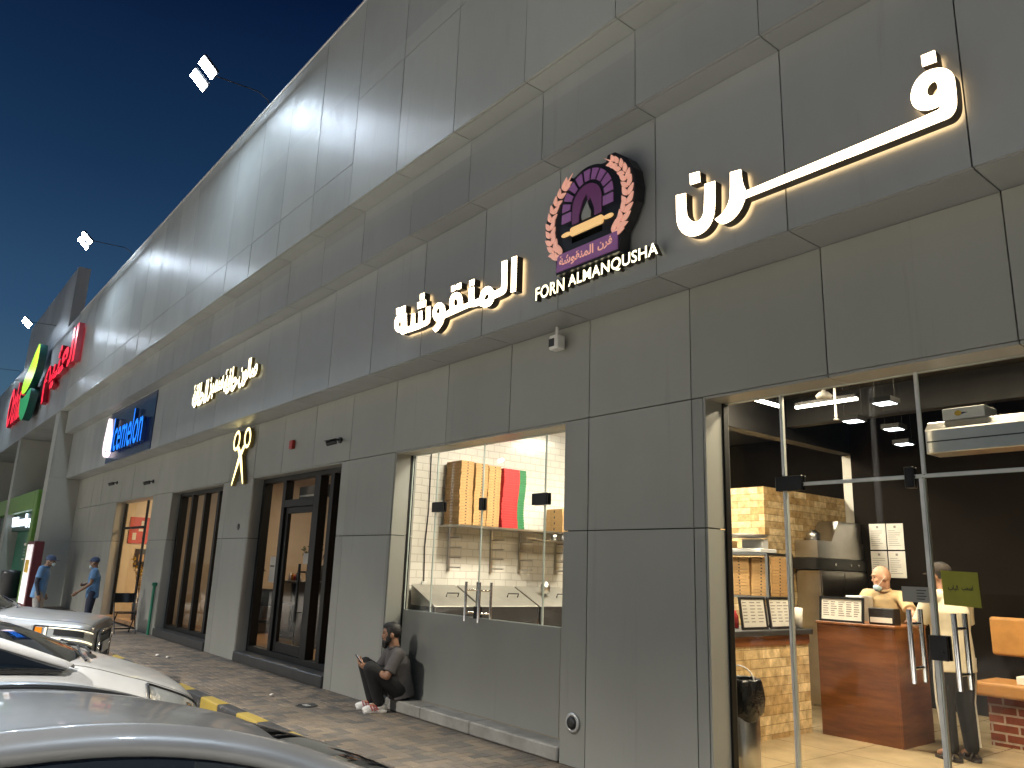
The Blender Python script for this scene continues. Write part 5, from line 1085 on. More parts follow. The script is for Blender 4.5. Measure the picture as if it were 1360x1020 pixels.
# small everyday things in the rooms
for i, (x, y, z, r, h, m_, l) in enumerate(((-8.5, 7.55, 1.34, .07, .16, 'steel', 'steel jar standing on the middle prep counter lid'), (-4.95, 6.98, 1.151, .045, .17, 'box_red', 'red sauce bottle behind the framed menus'), (-4.97, 7.30, 1.151, .045, .19, 'amber', 'amber oil bottle behind the framed menus'), (-5.60, 9.7, 2.161, .09, .14, 'steel', 'steel pot on the kitchen unit beside the hood'))):
    mb = MB(); mb.lathe([(0, 0), (r, 0), (r, h * .7), (r * .55, h * .85), (r * .55, h), (0, h)], (x, y, z), n=18); tag(mb.build('steel_jar' if 'steel' in m_ else 'sauce_bottle', MAT[m_]), l, 'jar' if 'steel' in m_ else 'bottle')
cbx = empty('wall_cable', (-8.84, 5.7, 1.5), 'thin dark cable running down the white tiled wall by the window', 'cable')
mb = MB(); mb.tube([(-8.838, 5.72, 3.2), (-8.838, 5.73, 2.4), (-8.836, 5.70, 1.9), (-8.838, 5.72, 1.45)], .007, 6); mb.build('cable_run', MAT['dark_plastic'], cbx)
mb = MB(); mb.box(-8.848, -8.825, 5.68, 5.76, 1.36, 1.46); mb.build('socket_plate', MAT['white_plastic'], cbx, bevel=.004)
# ================================================================ people
def blob(mb, voxel, smooth=4):
    me = bpy.data.meshes.new('tmp'); me.from_pydata(mb.v, [], mb.f)
    bm = bmesh.new(); bm.from_mesh(me); bmesh.ops.remove_doubles(bm, verts=bm.verts, dist=1e-5); bmesh.ops.recalc_face_normals(bm, faces=bm.faces); bm.to_mesh(me); bm.free()
    o = bpy.data.objects.new('tmp', me); COL.objects.link(o)
    r = o.modifiers.new('r', 'REMESH'); r.mode = 'VOXEL'; r.voxel_size = voxel; r.use_smooth_shade = True
    if smooth: s = o.modifiers.new('s', 'SMOOTH'); s.factor = .5; s.iterations = smooth
    dg = bpy.context.evaluated_depsgraph_get(); out = bpy.data.meshes.new_from_object(o.evaluated_get(dg)); bpy.data.objects.remove(o); bpy.data.meshes.remove(me)
    return out
def blob_obj(name, mb, voxel, mat, parent, T, smooth=4):
    me = blob(mb, voxel, smooth); me.transform(T); me.materials.clear(); me.materials.append(MAT[mat])
    for p in me.polygons: p.use_smooth = True; p.material_index = 0
    me.name = name; o = bpy.data.objects.new(name, me); COL.objects.link(o); o.parent = parent; o.matrix_parent_inverse = inv(parent); return o
def limb(mb, pts, rad, n=14):
    for i in range(len(pts) - 1): mb.cyl(pts[i], pts[i + 1], rad[i], rad[i + 1], n)
    for p, r in zip(pts, rad): mb.ball(p, r * 1.0, n)
def loft(mb, secs, n=20):
    """secs: (centre, half width, half depth, axis) – closed torso-like solid; rings lie across the axis"""
    rows = []
    for c, w, d, ax in secs:
        z = V(ax).normalized(); x = V((1, 0, 0)); x = (x - z * x.dot(z)).normalized(); y = z.cross(x); c = V(c)
        rows.append([c + x * w * (abs(cos(t)) ** .8) * (1 if cos(t) > 0 else -1) + y * d * (abs(sin(t)) ** .8) * (1 if sin(t) > 0 else -1) for t in [2 * pi * k / n for k in range(n)]])
    mb.grid(rows, 0, True, True); k = len(mb.v); m = len(rows)
    mb.add(rows[0], [tuple(reversed(range(n)))]); mb.add(rows[-1], [tuple(range(n))])
def hand(mb, wrist, d, nrm, thumb_side, curl=.5, s=1.0):
    """palm and five separate bent fingers; d = pointing direction, nrm = palm normal (fingers curl to it)"""
    d = V(d).normalized(); nrm = V(nrm); nrm = (nrm - d * nrm.dot(d)).normalized(); sd = d.cross(nrm).normalized() * thumb_side; w = V(wrist)
    R = Matrix((sd, d, nrm)).transposed()
    mb.ball(w + d * .052 * s, (.041 * s, .056 * s, .017 * s), 14, 0, R); limb(mb, [w, w + d * .04 * s], [.026 * s, .024 * s], 10)
    for k, (off, L) in enumerate(((.031, .068), (.011, .078), (-.010, .072), (-.029, .058))):
        a = w + sd * off * s + d * (.092 - .004 * abs(k - 1)) * s; c = curl * (.75 + .12 * k); q = [a]; ang = c * .55
        for part in (.45, .32, .25):
            q.append(q[-1] + (d * cos(ang) + nrm * sin(ang)) * L * part * s); ang += c * .8
        limb(mb, q, [.0098 * s, .0090 * s, .0082 * s, .0070 * s], 8)
    a = w + sd * .030 * s + d * .030 * s; b = a + (sd * .75 + d * .6 + nrm * .35).normalized() * .042 * s; c = b + (d * .85 + nrm * (.3 + curl * .5) + sd * .1).normalized() * .034 * s
    limb(mb, [a, b, c], [.014 * s, .0115 * s, .009 * s], 8)
def head_frame(hc, yaw, pitch, base=None):
    return Matrix.Translation(V(hc)) @ Matrix.Rotation(yaw, 4, 'Z') @ Matrix.Rotation(pitch, 4, 'X')
def person(name, label, loc, heading, scale, J, voxel, look, skin, shirt=None, sleeve=.55, trousers=None, shoes='shoe_white', hair='short', beard=0, cap=None, mask=None, group=None, under=None, longsleeve=None, shirt_len=None, collar=True, capyaw=0):
    """J: joints in body space (x right, y forward, z up). look = (yaw, pitch) of the head"""
    P = empty(name, loc, label, 'person', group); T = Matrix.Translation(V(loc)) @ Matrix.Rotation(heading, 4, 'Z') @ Matrix.Scale(scale, 4)
    H = head_frame(J['head'], *look); hp = lambda x, y, z: H @ V((x, y, z)); HR = H.to_3x3()
    body = MB()
    body.ball(hp(0, -.004, .022), (.076, .096, .102), 20, 0, HR); body.ball(hp(0, .026, -.045), (.060, .066, .070), 16, 0, HR); body.ball(hp(0, .062, -.085), (.034, .026, .024), 12, 0, HR)
    body.ball(hp(0, .094, -.022), (.013, .020, .017), 10, 0, HR); body.ball(hp(0, .088, .006), (.010, .014, .026), 10, 0, HR); body.ball(hp(0, .080, .034), (.052, .018, .012), 12, 0, HR)
    for s in (-1, 1): body.ball(hp(s * .077, -.008, -.008), (.011, .021, .032), 10, 0, HR); body.ball(hp(s * .038, .070, -.022), (.020, .018, .018), 10, 0, HR)
    body.ball(hp(0, .087, -.058), (.022, .010, .007), 8, 0, HR); body.ball(hp(0, .085, -.068), (.019, .010, .006), 8, 0, HR)
    limb(body, [J['neck'], hp(0, -.02, -.05)], [.060, .055])
    up = (V(J['neck']) - V(J['pelvis'])).normalized(); pel, ch, nk = V(J['pelvis']), V(J['chest']), V(J['neck'])
    loft(body, [(pel - up * .06, .13, .10, up), (pel, .145, .105, up), (pel.lerp(ch, .5), .125, .095, up), (ch, .15, .105, up), (nk - up * .05, .12, .075, up), (nk, .06, .055, up)])
    for s, k in ((1, 'R'), (-1, 'L')):
        sh, el, wr = V(J['sh' + k]), V(J['el' + k]), V(J['wr' + k]); hip, kn, an, to = V(J['hip' + k]), V(J['kn' + k]), V(J['an' + k]), V(J['to' + k])
        limb(body, [nk - up * .04, sh], [.05, .052]); limb(body, [sh, sh.lerp(el, .45), el, el.lerp(wr, .35), wr], [.052, .046, .038, .038, .026])
        limb(body, [hip, hip.lerp(kn, .5), kn, kn.lerp(an, .3), an], [.085, .072, .052, .050, .036]); limb(body, [an, an.lerp(to, .8)], [.036, .030])
        h = J.get('hand' + k); hd, hn, th, cu = h if h else ((wr - el).normalized(), (-s, .3, 0), 1 if s < 0 else -1, .5)
        hand(body, wr, hd, hn, th, cu)
    blob_obj('body', body, voxel, skin, P, T, 3)
    for s in (-1, 1):
        mb = MB(); mb.ball(hp(s * .030, .084, .010), (.013, .008, .006), 10, 0, HR)
        mb.v = [tuple(T @ V(p)) for p in mb.v]; mb.build('eye', MAT['eye_dark'], P)
    if hair == 'short':
        mb = MB(); mb.ball(hp(0, -.016, .036), (.083, .100, .100), 18, 0, HR); mb.ball(hp(0, .012, .086), (.066, .082, .044), 14, 0, HR)
        for s in (-1, 1): mb.ball(hp(s * .072, .018, .015), (.012, .020, .045), 10, 0, HR)
        for s in (-1, 1): mb.ball(hp(s * .030, .093, .030), (.022, .006, .006), 8, 0, HR)
        blob_obj('hair', mb, max(.006, voxel), 'hair_black', P, T, 2)
    if hair == 'stubble':
        mb = MB()
        for s in (-1, 1): mb.ball(hp(s * .030, .095, .030), (.020, .006, .005), 8, 0, HR)
        mb.v = [tuple(T @ V(p)) for p in mb.v]; mb.build('eyebrows', MAT['hair_black'], P)
    if beard:
        mb = MB(); mb.ball(hp(0, .050, -.088), (.052, .050, .045), 14, 0, HR); mb.ball(hp(0, .062, -.120), (.036, .034, .036), 12, 0, HR)
        for s in (-1, 1): mb.ball(hp(s * .060, .026, -.050), (.014, .036, .045), 12, 0, HR)
        mb.ball(hp(0, .094, -.046), (.030, .008, .007), 10, 0, HR); blob_obj('beard', mb, max(.006, voxel), 'hair_black', P, T, 2)
    if cap:
        mb = MB(); mb.ball(hp(0, -.008, .050), (.088, .108, .082), 20, 0, HR)
        cm = blob_obj('cap', mb, max(.007, voxel), cap, P, T, 2)
        mb = MB(); br = [(.078 * cos(t), .075 + .105 * sin(t)) for t in [pi * k / 12 for k in range(13)]]
        br = chaikin(br, 1, 200); mb.prism([br], lambda u, v, d: hp(u, v, .048 - d - .12 * max(0, v - .08) + .15 * 0 - u * u * 2.0), 0, .008)
        mb.v = [tuple(T @ V(p)) for p in mb.v]; mb.build('cap_brim', MAT[cap], cm)
    if mask:
        mb = MB(); z = -.10 if mask == 'chin' else -.055
        mb.ball(hp(0, .062, z), (.052, .046, .045 if mask == 'chin' else .052), 16, 0, HR); mk = blob_obj('face_mask', mb, max(.006, voxel), 'mask_blue', P, T, 2)
        mb = MB()
        for s in (-1, 1): mb.tube([hp(s * .052, .07, z + .02), hp(s * .076, .03, -.03), hp(s * .084, -.012, .01)], .003, 5)
        mb.v = [tuple(T @ V(p)) for p in mb.v]; mb.build('mask_strap', MAT['paper'], mk)
    if shirt:
        mb = MB(); low = pel - up * (shirt_len or .10)
        loft(mb, [(low, .185, .140, up), (pel, .180, .140, up), (pel.lerp(ch, .5), .168, .132, up), (ch, .182, .135, up), (nk - up * .07, .150, .100, up), (nk - up * .012, .072, .066, up)], 24)
        for k in 'RL':
            sh, el, wr = V(J['sh' + k]), V(J['el' + k]), V(J['wr' + k]); limb(mb, [nk - up * .07, sh], [.075, .070])
            e = sh.lerp(el, min(1, sleeve)); limb(mb, [sh, e], [.069, .066]); mb.cyl(e, e + (el - sh).normalized() * .05, .066, .071)
        so = blob_obj('shirt', mb, max(.008, voxel), shirt, P, T, 3)
        if collar:
            mb = MB(); ring = [nk - up * .01 + (V((1, 0, 0)) * cos(t) * .066 + V((0, 1, 0)) * (sin(t) * .064 + .006)) + up * (.018 - .022 * max(0, sin(t))) for t in [2 * pi * k / 18 for k in range(18)]]
            mb.tube(ring, .012, 8, 0, True); mb.v = [tuple(T @ V(p)) for p in mb.v]; mb.build('collar', MAT[shirt], so)
    if longsleeve:
        mb = MB()
        for k in longsleeve[1]:
            sh, el, wr = V(J['sh' + k]), V(J['el' + k]), V(J['wr' + k]); limb(mb, [sh.lerp(el, .5), el, wr], [.055, .046, .034])
        blob_obj('undersleeve', mb, max(.008, voxel), longsleeve[0], P, T, 2)
    if trousers:
        mb = MB(); loft(mb, [(pel - up * .10, .155, .125, up), (pel - up * .02, .160, .125, up), (pel + up * .07, .150, .115, up)], 22)
        for k in 'RL':
            hip, kn, an = V(J['hip' + k]), V(J['kn' + k]), V(J['an' + k]); limb(mb, [pel - up * .06, hip], [.10, .105]); limb(mb, [hip, hip.lerp(kn, .5), kn, kn.lerp(an, .4), an + (kn - an) * .06], [.108, .098, .080, .072, .062])
        blob_obj('trousers', mb, max(.009, voxel), trousers, P, T, 3)
    for k in 'RL':
        an, to = V(J['an' + k]), V(J['to' + k]); d = (to - an); d.z = 0; d.normalize(); zz = min(an.z, to.z) - .03; sd = V((d.y, -d.x, 0))
        bx = V((an.x, an.y, J.get('floor', 0)))
        if shoes == 'sandal':
            mb = MB(); mb.prism([chaikin([(-.045, -.10), (.045, -.10), (.052, .10), (.03, .19), (-.03, .19), (-.052, .10)], 2, 200)], lambda u, v, q: bx + sd * u + d * v + V((0, 0, .026 - q)), 0, .024)
            mb.tube([bx + sd * .052 + d * .07 + V((0, 0, .02)), bx + d * .08 + V((0, 0, .085)), bx - sd * .052 + d * .07 + V((0, 0, .02))], .012, 6); mb.tube([bx + sd * .05 - d * .05 + V((0, 0, .02)), bx - d * .02 + V((0, 0, .10)), bx - sd * .05 - d * .05 + V((0, 0, .02))], .010, 6)
            mb.v = [tuple(T @ V(p)) for p in mb.v]; mb.build('sandal', MAT['sandal'], P)
        else:
            R = Matrix((sd, d, V((0, 0, 1)))).transposed(); mb = MB()
            mb.ball(bx - d * .02 + V((0, 0, .055)), (.044, .075, .055), 16, 0, R); mb.ball(bx + d * .09 + V((0, 0, .042)), (.047, .10, .042), 16, 0, R); mb.obox(bx + d * .045 + V((0, 0, .014)), (.084, .25, .028), R); mb.cyl(bx + V((0, 0, .05)), bx + V((0, 0, .115)), .046, .043)
            so = blob_obj('shoe', mb, max(.007, voxel), shoes, P, T, 3)
            if shoes == 'shoe_white':
                mb = MB()
                for q in (.02, .05, .08): mb.tube([bx + sd * .0485 + d * q + V((0, 0, .03)), bx + sd * .047 + d * (q + .018) + V((0, 0, .056)), bx + sd * .030 + d * (q + .03) + V((0, 0, .083))], .0055, 5); mb.tube([bx - sd * .0485 + d * q + V((0, 0, .03)), bx - sd * .047 + d * (q + .018) + V((0, 0, .056)), bx - sd * .030 + d * (q + .03) + V((0, 0, .083))], .0055, 5)
                mb.v = [tuple(T @ V(p)) for p in mb.v]; mb.build('shoe_stripes', MAT['shoe_red'], so)
    return P, T
def standing(**k):
    J = dict(pelvis=(0, 0, .95), chest=(0, .01, 1.28), neck=(0, .0, 1.47), head=(0, .03, 1.615), shR=(.185, 0, 1.41), elR=(.235, -.03, 1.13), wrR=(.245, .06, .89), shL=(-.185, 0, 1.41), elL=(-.235, -.03, 1.13), wrL=(-.245, .06, .89),
             hipR=(.09, 0, .90), knR=(.10, .03, .49), anR=(.10, -.01, .09), toR=(.12, .17, .03), hipL=(-.09, 0, .90), knL=(-.10, .03, .49), anL=(-.10, -.01, .09), toL=(-.12, .17, .03))
    J.update(k); return J
HD = lambda fx, fy: math.atan2(-fx, fy)
# man sitting on the window step with a phone
JS = dict(pelvis=(0, -.02, .245), chest=(0, .03, .50), neck=(0, .075, .665), head=(0, .12, .805), shR=(.175, .07, .605), elR=(.21, .20, .385), wrR=(.075, .385, .47), shL=(-.175, .07, .605), elL=(-.215, .19, .385), wrL=(-.085, .385, .455),
          hipR=(.085, .01, .225), knR=(.145, .36, .47), anR=(.12, .255, .09), toR=(.15, .42, .03), hipL=(-.085, .01, .225), knL=(-.13, .355, .455), anL=(-.10, .225, .09), toL=(-.11, .40, .03),
          handR=((-.55, .72, .35), (-.5, -.5, .7), 1, .9), handL=((.60, .70, .25), (.4, -.5, .75), -1, .9))
pm, TM = person('person', 'bearded man in dark grey shirt sitting on the window step with a phone', (-8.33, 5.125, 0), HD(-.30, -.95), 1.06, JS, .007, (-.25, -.02), 'skin_tan', 'shirt_grey', .62, 'trousers_black', 'shoe_white', 'short', 1)
ph = empty('mobile_phone', TM @ V((0, .46, .53)), 'small lit phone held by the man sitting on the window step', 'phone')
emis('screen', (.85, .92, 1.0), .8)
Rp = TM.to_3x3().normalized() @ Matrix.Rotation(RAD(52), 3, 'X')
mb = MB(); mb.obox(TM @ V((-.005, .462, .535)), (.072, .148, .009), Rp); mb.build('phone_case', MAT['dark_plastic'], ph, bevel=.003)
mb = MB(); mb.obox(TM @ V((-.005, .462, .535)) + Rp @ V((0, 0, .0055)), (.064, .138, .001), Rp); mb.build('phone_screen', MAT['screen'], ph)
# two workers in blue
JW1 = standing(neck=(0, .06, 1.45), head=(0, .13, 1.575), chest=(0, .03, 1.27), elR=(.225, -.05, 1.12), wrR=(.235, .02, .87), elL=(-.22, -.02, 1.12), wrL=(-.22, .09, .88))
person('person', 'worker in blue shirt, navy cap and grey trousers seen from behind near the poster stand', (-20.6, 3.14, ROAD), HD(.25, 1.0), 1.03, JW1, .012, (-.35, -.10), 'skin_dark', 'shirt_blue', .5, 'trousers_grey', 'dark_plastic', 'none', 0, 'cap_navy', 'on', longsleeve=('sleeve_navy', 'R'), shirt_len=.16)
JW2 = standing(chest=(0, .0, 1.27), neck=(0, .02, 1.46), head=(0, .05, 1.60), elR=(.245, .08, 1.12), wrR=(.06, .24, 1.07), elL=(-.245, .06, 1.12), wrL=(-.13, .30, .92), handR=((-.8, .3, .1), (0, -1, 0), 1, .5), handL=((-.1, .7, -.6), (.8, .2, 0), -1, .6))
person('person', 'worker in blue shirt, dark trousers and cap standing beside the folding chair', (-19.3, 3.96, 0), HD(-.22, -.97), .925, JW2, .012, (-.20, -.03), 'skin_dark', 'shirt_blue', .5, 'trousers_navy', 'dark_plastic', 'none', 0, 'cap_navy', 'chin', shirt_len=.16)
# bald cashier
JC = standing(pelvis=(0, -.06, .93), chest=(0, .04, 1.24), neck=(0, .12, 1.40), head=(.0, .18, 1.53), shR=(.19, .10, 1.34), elR=(.27, .24, 1.11), wrR=(.16, .42, 1.14), shL=(-.18, .12, 1.33), elL=(-.33, .36, 1.17), wrL=(-.48, .52, 1.17), handL=((-.7, .6, -.1), (0, .2, -1), 1, .5), handR=((-.2, 1, 0), (0, 0, -1), -1, .5))
person('person', 'bald man in beige shirt with a blue mask under his chin behind the desk', (-4.33, 9.02, FZ), HD(.15, -1), 1.03, JC, .010, (-.95, -.12), 'skin_light', 'shirt_beige', .62, 'trousers_black', 'dark_plastic', 'stubble', 0, None, 'chin')
# customer
JK = standing(chest=(0, .0, 1.27), neck=(0, .03, 1.46), head=(0, .07, 1.60), elR=(.25, .10, 1.14), wrR=(.16, .34, 1.16), elL=(-.25, .10, 1.14), wrL=(-.13, .34, 1.17), handL=((.3, .8, .2), (.3, .2, -1), 1, .7), handR=((-.3, .8, .2), (-.3, .2, -1), -1, .7), toR=(.13, .16, .03), toL=(-.12, .16, .03))
pk, TK = person('person', 'customer in cream shirt, brown cap and striped dark trousers standing at the desk', (-3.24, 7.90, FZ), HD(-.86, .50), 1.0, JK, .010, (.15, -.08), 'skin_tan', 'shirt_cream', .7, 'trousers_black', 'sandal', 'short', 0, 'cap_brown', shirt_len=.20)
mb = MB()
for k, s in (('L', -1), ):
    a = [V(JK['hip' + k]) + V((s * .109, .0, -.02)), V(JK['hip' + k]).lerp(V(JK['kn' + k]), .5) + V((s * .100, .0, 0)), V(JK['kn' + k]) + V((s * .082, 0, 0)), V(JK['an' + k]) + V((s * .068, 0, .03))]
    mb.tube([TK @ p for p in a], .009, 6)
for k, s in (('R', 1), ):
    a = [V(JK['hip' + k]) + V((s * .095, -.055, -.02)), V(JK['hip' + k]).lerp(V(JK['kn' + k]), .5) + V((s * .085, -.055, 0)), V(JK['kn' + k]) + V((s * .068, -.045, 0)), V(JK['an' + k]) + V((s * .058, -.035, .03))]
    mb.tube([TK @ p for p in a], .010, 6)
mb.build('trouser_stripe', MAT['paper'], pk)
# barber far inside the salon
JB = standing(); person('person', 'dark haired person in black seen through the salon door glass', (-16.1, 7.85, .11), HD(1, -.6), 1.0, JB, .014, (0, 0), 'skin_tan', 'trousers_black', .6, 'trousers_black', 'dark_plastic', 'short')
# ================================================================ parked cars (nose towards the shops)
def cr_(p0, p1, p2, p3, t):
    return .5 * ((2 * p1) + (p2 - p0) * t + (2 * p0 - 5 * p1 + 4 * p2 - p3) * t * t + (3 * p1 - p0 - 3 * p2 + p3) * t ** 3)
def spl(P, u):
    n = len(P); i = min(max(int(math.floor(u)), 0), n - 2); t = u - i
    return cr_(P[max(i - 1, 0)], P[i], P[i + 1], P[min(i + 2, n - 1)], t)
def make_car(X, Y, sp, label, pnt, headlit=False, rot=(0, 0)):
    car = empty('parked_car', (X, Y, ROAD), label, 'car', 'cars parked nose to the kerb'); O = V((X, Y, ROAD))
    rings = []
    for (y, wm, zl, zb, wb, wi, zi, zc) in sp['st']:
        rings.append([V((wm * .93, y, zl)), V((wm, y, zl + .14)), V((wm, y, zb - .22)), V((wb + .5 * (wm - wb), y, zb - .05)), V((wb, y, zb)), V((wi, y, zi)), V((wi * .55, y, zi + (zc - zi) * .75)), V((0, y, zc))])
    nS = len(rings)
    def S(u, v, side=1, off=0):
        def pt(u, v): return spl([spl(r, v) for r in rings], u)
        p = pt(u, v)
        if off:
            a = pt(min(u + .02, nS - 1), v) - pt(max(u - .02, 0), v); b = pt(u, min(v + .02, 7)) - pt(u, max(v - .02, 0)); n = a.cross(b); n.normalize()
            if n.dot(V((p.x + .001, 0, p.z - .45))) < 0 and n.z < .3: n = -n
            if n.z < 0 and v > 4: n = -n
            p = p + n * off
        return O + V((p.x * side, p.y, p.z))
    def patch_(u0, u1, v0, v1, n, m, side=1, off=0, mb=None, mat=0):
        mb = mb or MB(); mb.grid([[S(u0 + (u1 - u0) * i / n, v0 + (v1 - v0) * j / m, side, off) for j in range(m + 1)] for i in range(n + 1)], mat); return mb
    mb = MB(); uc = sp['cowl']
    for s in (1, -1):
        patch_(0, uc, 0, 5, 26, 22, s, 0, mb); patch_(uc, nS - 1, 0, 7, 40, 26, s, 0, mb)
    for u in (0, nS - 1):
        pr = [S(u, k * 7 / 28, 1) for k in range(29)]; ring = pr + [S(u, k * 7 / 28, -1) for k in range(27, -1, -1)]; mb.add(ring, [tuple(range(len(ring)))], 0)
    body = mb.build('body', MAT[pnt], car, weld=.0004)
    mb = MB()
    for s in (1, -1): mb.grid([[S(uc * i / 24, 5 + (.035 if j == 0 else 0) + 2 * j / 12 * (1 if j else 1) if j else 5.03, s, .002) for j in range(13)] for i in range(25)], 0)
    hood = mb.build('bonnet', MAT[pnt], car, weld=.0004)
    mb = MB()
    for s in (1, -1): patch_(0, uc + .3, 4.9, 7, 20, 6, s, -.012, mb)
    mb.build('bonnet_gap', MAT['trim_black'], body)
    # greenhouse
    D = [V(p) for p in sp['ditch']]; W = [V(p) for p in sp['wtop']]; B = [V(p) for p in sp['belt']]; nD = len(D)
    def off(p, s): return O + V((p.x * s, p.y, p.z))
    rf, rr = sp['roof']; crown = sp['crown']
    mb = MB(); rows = []
    for i in range(31):
        d = spl(D, rf + (rr - rf) * i / 30); rows.append([O + V((d.x * t * .985, d.y + .07 * (1 - t * t) * (1 - 2 * i / 30), d.z + .004 + crown * (1 - t * t))) for t in [-1 + 2 * k / 24 for k in range(25)]])
    mb.grid(rows, 0); roof = mb.build('roof', MAT[pnt], car)
    mb = MB()
    for s in (1, -1): mb.tube([off(spl(D, .3 + (nD - 1.3) * i / 40), s) + V((.004 * s, 0, .007)) for i in range(41)], .010, 6)
    mb.build('roof_moulding', MAT['trim_black'], roof)
    mb = MB()
    for s in (1, -1):
        rows = []
        for i in range(49):
            u = (nD - 1) * i / 48; a = spl(D, u); b = spl(W, u); m = a.lerp(b, .45) + V((.030, 0, .032)) * (1 if 0 < i < 48 else .6)
            rows.append([off(q, s) for q in (a - V((.0, 0, .012)), a + V((.008, 0, .004)), a.lerp(m, .5) + V((.008, 0, .012)), m, b.lerp(m, .45) + V((.012, 0, .004)), b + V((.003, 0, .0)), b - V((.02, 0, .012)))])
        mb.grid(rows, 0)
    mb.build('roof_side', MAT[pnt], car)
    for s in (1, -1):
        mb = MB(); mb.grid([[off(spl(W, .0 + (nD - 1) * i / 36).lerp(spl(B, (nD - 1) * i / 36), t) + V((.028 * sin(pi * t) - .006, 0, 0)), s) for t in [k / 6 for k in range(7)]] for i in range(37)], 0)
        sw = mb.build('side_window', MAT['car_glass'], car)
        mb = MB(); mb.tube([off(spl(B, (nD - 1) * i / 30) + V((.008, 0, .002)), s) for i in range(31)], .010, 6); mb.build('window_trim', MAT['trim_black'], sw)
        mb = MB(); q = spl(W, sp['bp']).lerp(spl(B, sp['bp']), 0); r = spl(B, sp['bp']); mb.bar(off(q + V((.012, 0, 0)), s), off(r + V((.016, 0, 0)), s), .07, .02, up=(0, 1, 0)); mb.build('door_pillar', MAT['trim_black'], sw)
        a = spl(B, sp['mir']); c = a + V((.13, .02, .07))
        mb = MB(); mb.ball(off(c, s), (.10, .07, .075), 16); mb.bar(off(a - V((.02, 0, -.01)), s), off(c, s), .05, .035); mb.build('door_mirror', MAT[pnt if s > 0 else pnt], car)
    def screen(name, ui, base):
        mb = MB(); rows = []; d = spl(D, ui); e = spl(D, base[0])
        for i in range(13):
            t = i / 12; row = []
            for k in range(25):
                q = -1 + 2 * k / 24; bx = base[1] * q; by = base[2] + base[4] * q * q; bz = base[3] - .012 * q * q
                tx = d.x * .97 * q; sg = 1 if base[4] < 0 else -1; ty = d.y + .07 * (1 - q * q) * sg; tz = d.z + crown * (1 - q * q) - .002
                row.append(O + V((bx + (tx - bx) * t, by + (ty - by) * t, bz + (tz - bz) * t + .05 * sin(pi * t))))
            rows.append(row)
        mb.grid(rows, 0); return mb.build(name, MAT['car_glass'], car)
    ws = screen('windscreen', rf, sp['ws']); screen('rear_window', rr, sp['rw'])
    bw, by, bz, bc = sp['ws'][1:5]
    mb = MB(); rows = []
    for j in range(5):
        rows.append([O + V((bw * 1.0 * q, by + bc * q * q + .015 + .13 * j / 4, bz - .02 - .012 * q * q + .012 * sin(pi * j / 4) - .035 * j / 4)) for q in [-1 + 2 * k / 24 for k in range(25)]])
    mb.grid(rows, 0); mb.build('cowl', MAT['trim_black'], car)
    mb = MB()
    for px, qx in ((.50, -.05), (.02, -.58)):
        a = O + V((px * bw / .72, by + bc * (px / bw) ** 2 + .07, bz - .01)); b = O + V((qx * bw / .72, by + bc * (qx / bw) ** 2 - .02, bz + .035)); mb.tube([a, a + V((-.1, -.03, .03)), b], .009, 6)
    mb.build('wiper', MAT['trim_black'], ws)
    # lamps, grille, bumper
    h = sp['head']
    for s in (1, -1):
        mb = patch_(h[0], h[1], h[2], h[3], 14, 8, s, .008); L = mb.build('headlight', MAT['lens'], car)
        mb = MB(); um, vm = (h[1] - h[0]), (h[3] - h[2])
        mb.tube([S(h[0] + um * .02 + um * .96 * i / 14, h[2] + vm * .02, s, .010) for i in range(15)], .012, 6); mb.tube([S(h[1] - um * .02, h[2] + vm * i / 6, s, .010) for i in range(7)], .010, 6); mb.tube([S(h[0] + um * .02 + um * .96 * i / 14, h[3], s, .008) for i in range(15)], .010, 6); mb.build('lamp_surround', MAT['trim_black'], L)
        if headlit:
            mb = MB(); mb.tube([S(h[0] + um * .06 + um * .84 * i / 12, h[2] + vm * .16, s, .012) for i in range(13)], .011, 6); mb.tube([S(h[0] + um * .90, h[2] + vm * (.16 + .68 * i / 6), s, .012) for i in range(7)], .009, 6); mb.tube([S(h[0] + um * .08 + um * .80 * i / 12, h[2] + vm * .84, s, .012) for i in range(13)], .007, 6); mb.build('daytime_light', MAT['drl'], L)
            patch_(h[0] + um * .925, h[0] + um * .985, h[2] + vm * .2, h[2] + vm * .8, 4, 4, s, .013).build('indicator', MAT['amber'], L)
            patch_(h[0] + um * .45, h[0] + um * .84, h[2] + vm * .3, h[2] + vm * .7, 6, 4, s, .014).build('projector', MAT['dark_plastic'], L)
        else:
            patch_(h[0] + um * .2, h[0] + um * .55, h[2] + vm * .25, h[2] + vm * .75, 6, 4, s, .012).build('reflector', MAT['chrome'], L)
    g = sp['grille']; yf = sp['st'][0][0] + .012
    mb = MB(); mb.box(X - g[0], X + g[0], Y + yf - .02, Y + yf + .012, ROAD + g[1], ROAD + g[2]); gr = mb.build('grille', MAT['trim_black'], car, bevel=.03, seg=3)
    mb = MB(); n = g[3]
    for k in range(n): z = g[1] + .04 + (g[2] - g[1] - .08) * k / (n - 1); mb.box(X - g[0] + .03, X + g[0] - .03, Y + yf + .010, Y + yf + .034, ROAD + z - .010, ROAD + z + .010)
    mb.build('grille_bar', MAT['chrome'], gr)
    mb = MB(); w = g[0]; t = .022
    mb.tube([(X - w, Y + yf + .02, ROAD + g[1]), (X - w, Y + yf + .02, ROAD + g[2]), (X + w, Y + yf + .02, ROAD + g[2]), (X + w, Y + yf + .02, ROAD + g[1])], t, 6, 0, True); mb.build('grille_frame', MAT['chrome' if headlit else pnt], gr)
    mb = MB(); mb.box(X - .26, X + .26, Y + yf + .036, Y + yf + .046, ROAD + sp['plate'], ROAD + sp['plate'] + .13); mb.build('number_plate', MAT['plate_white'], car, bevel=.004)
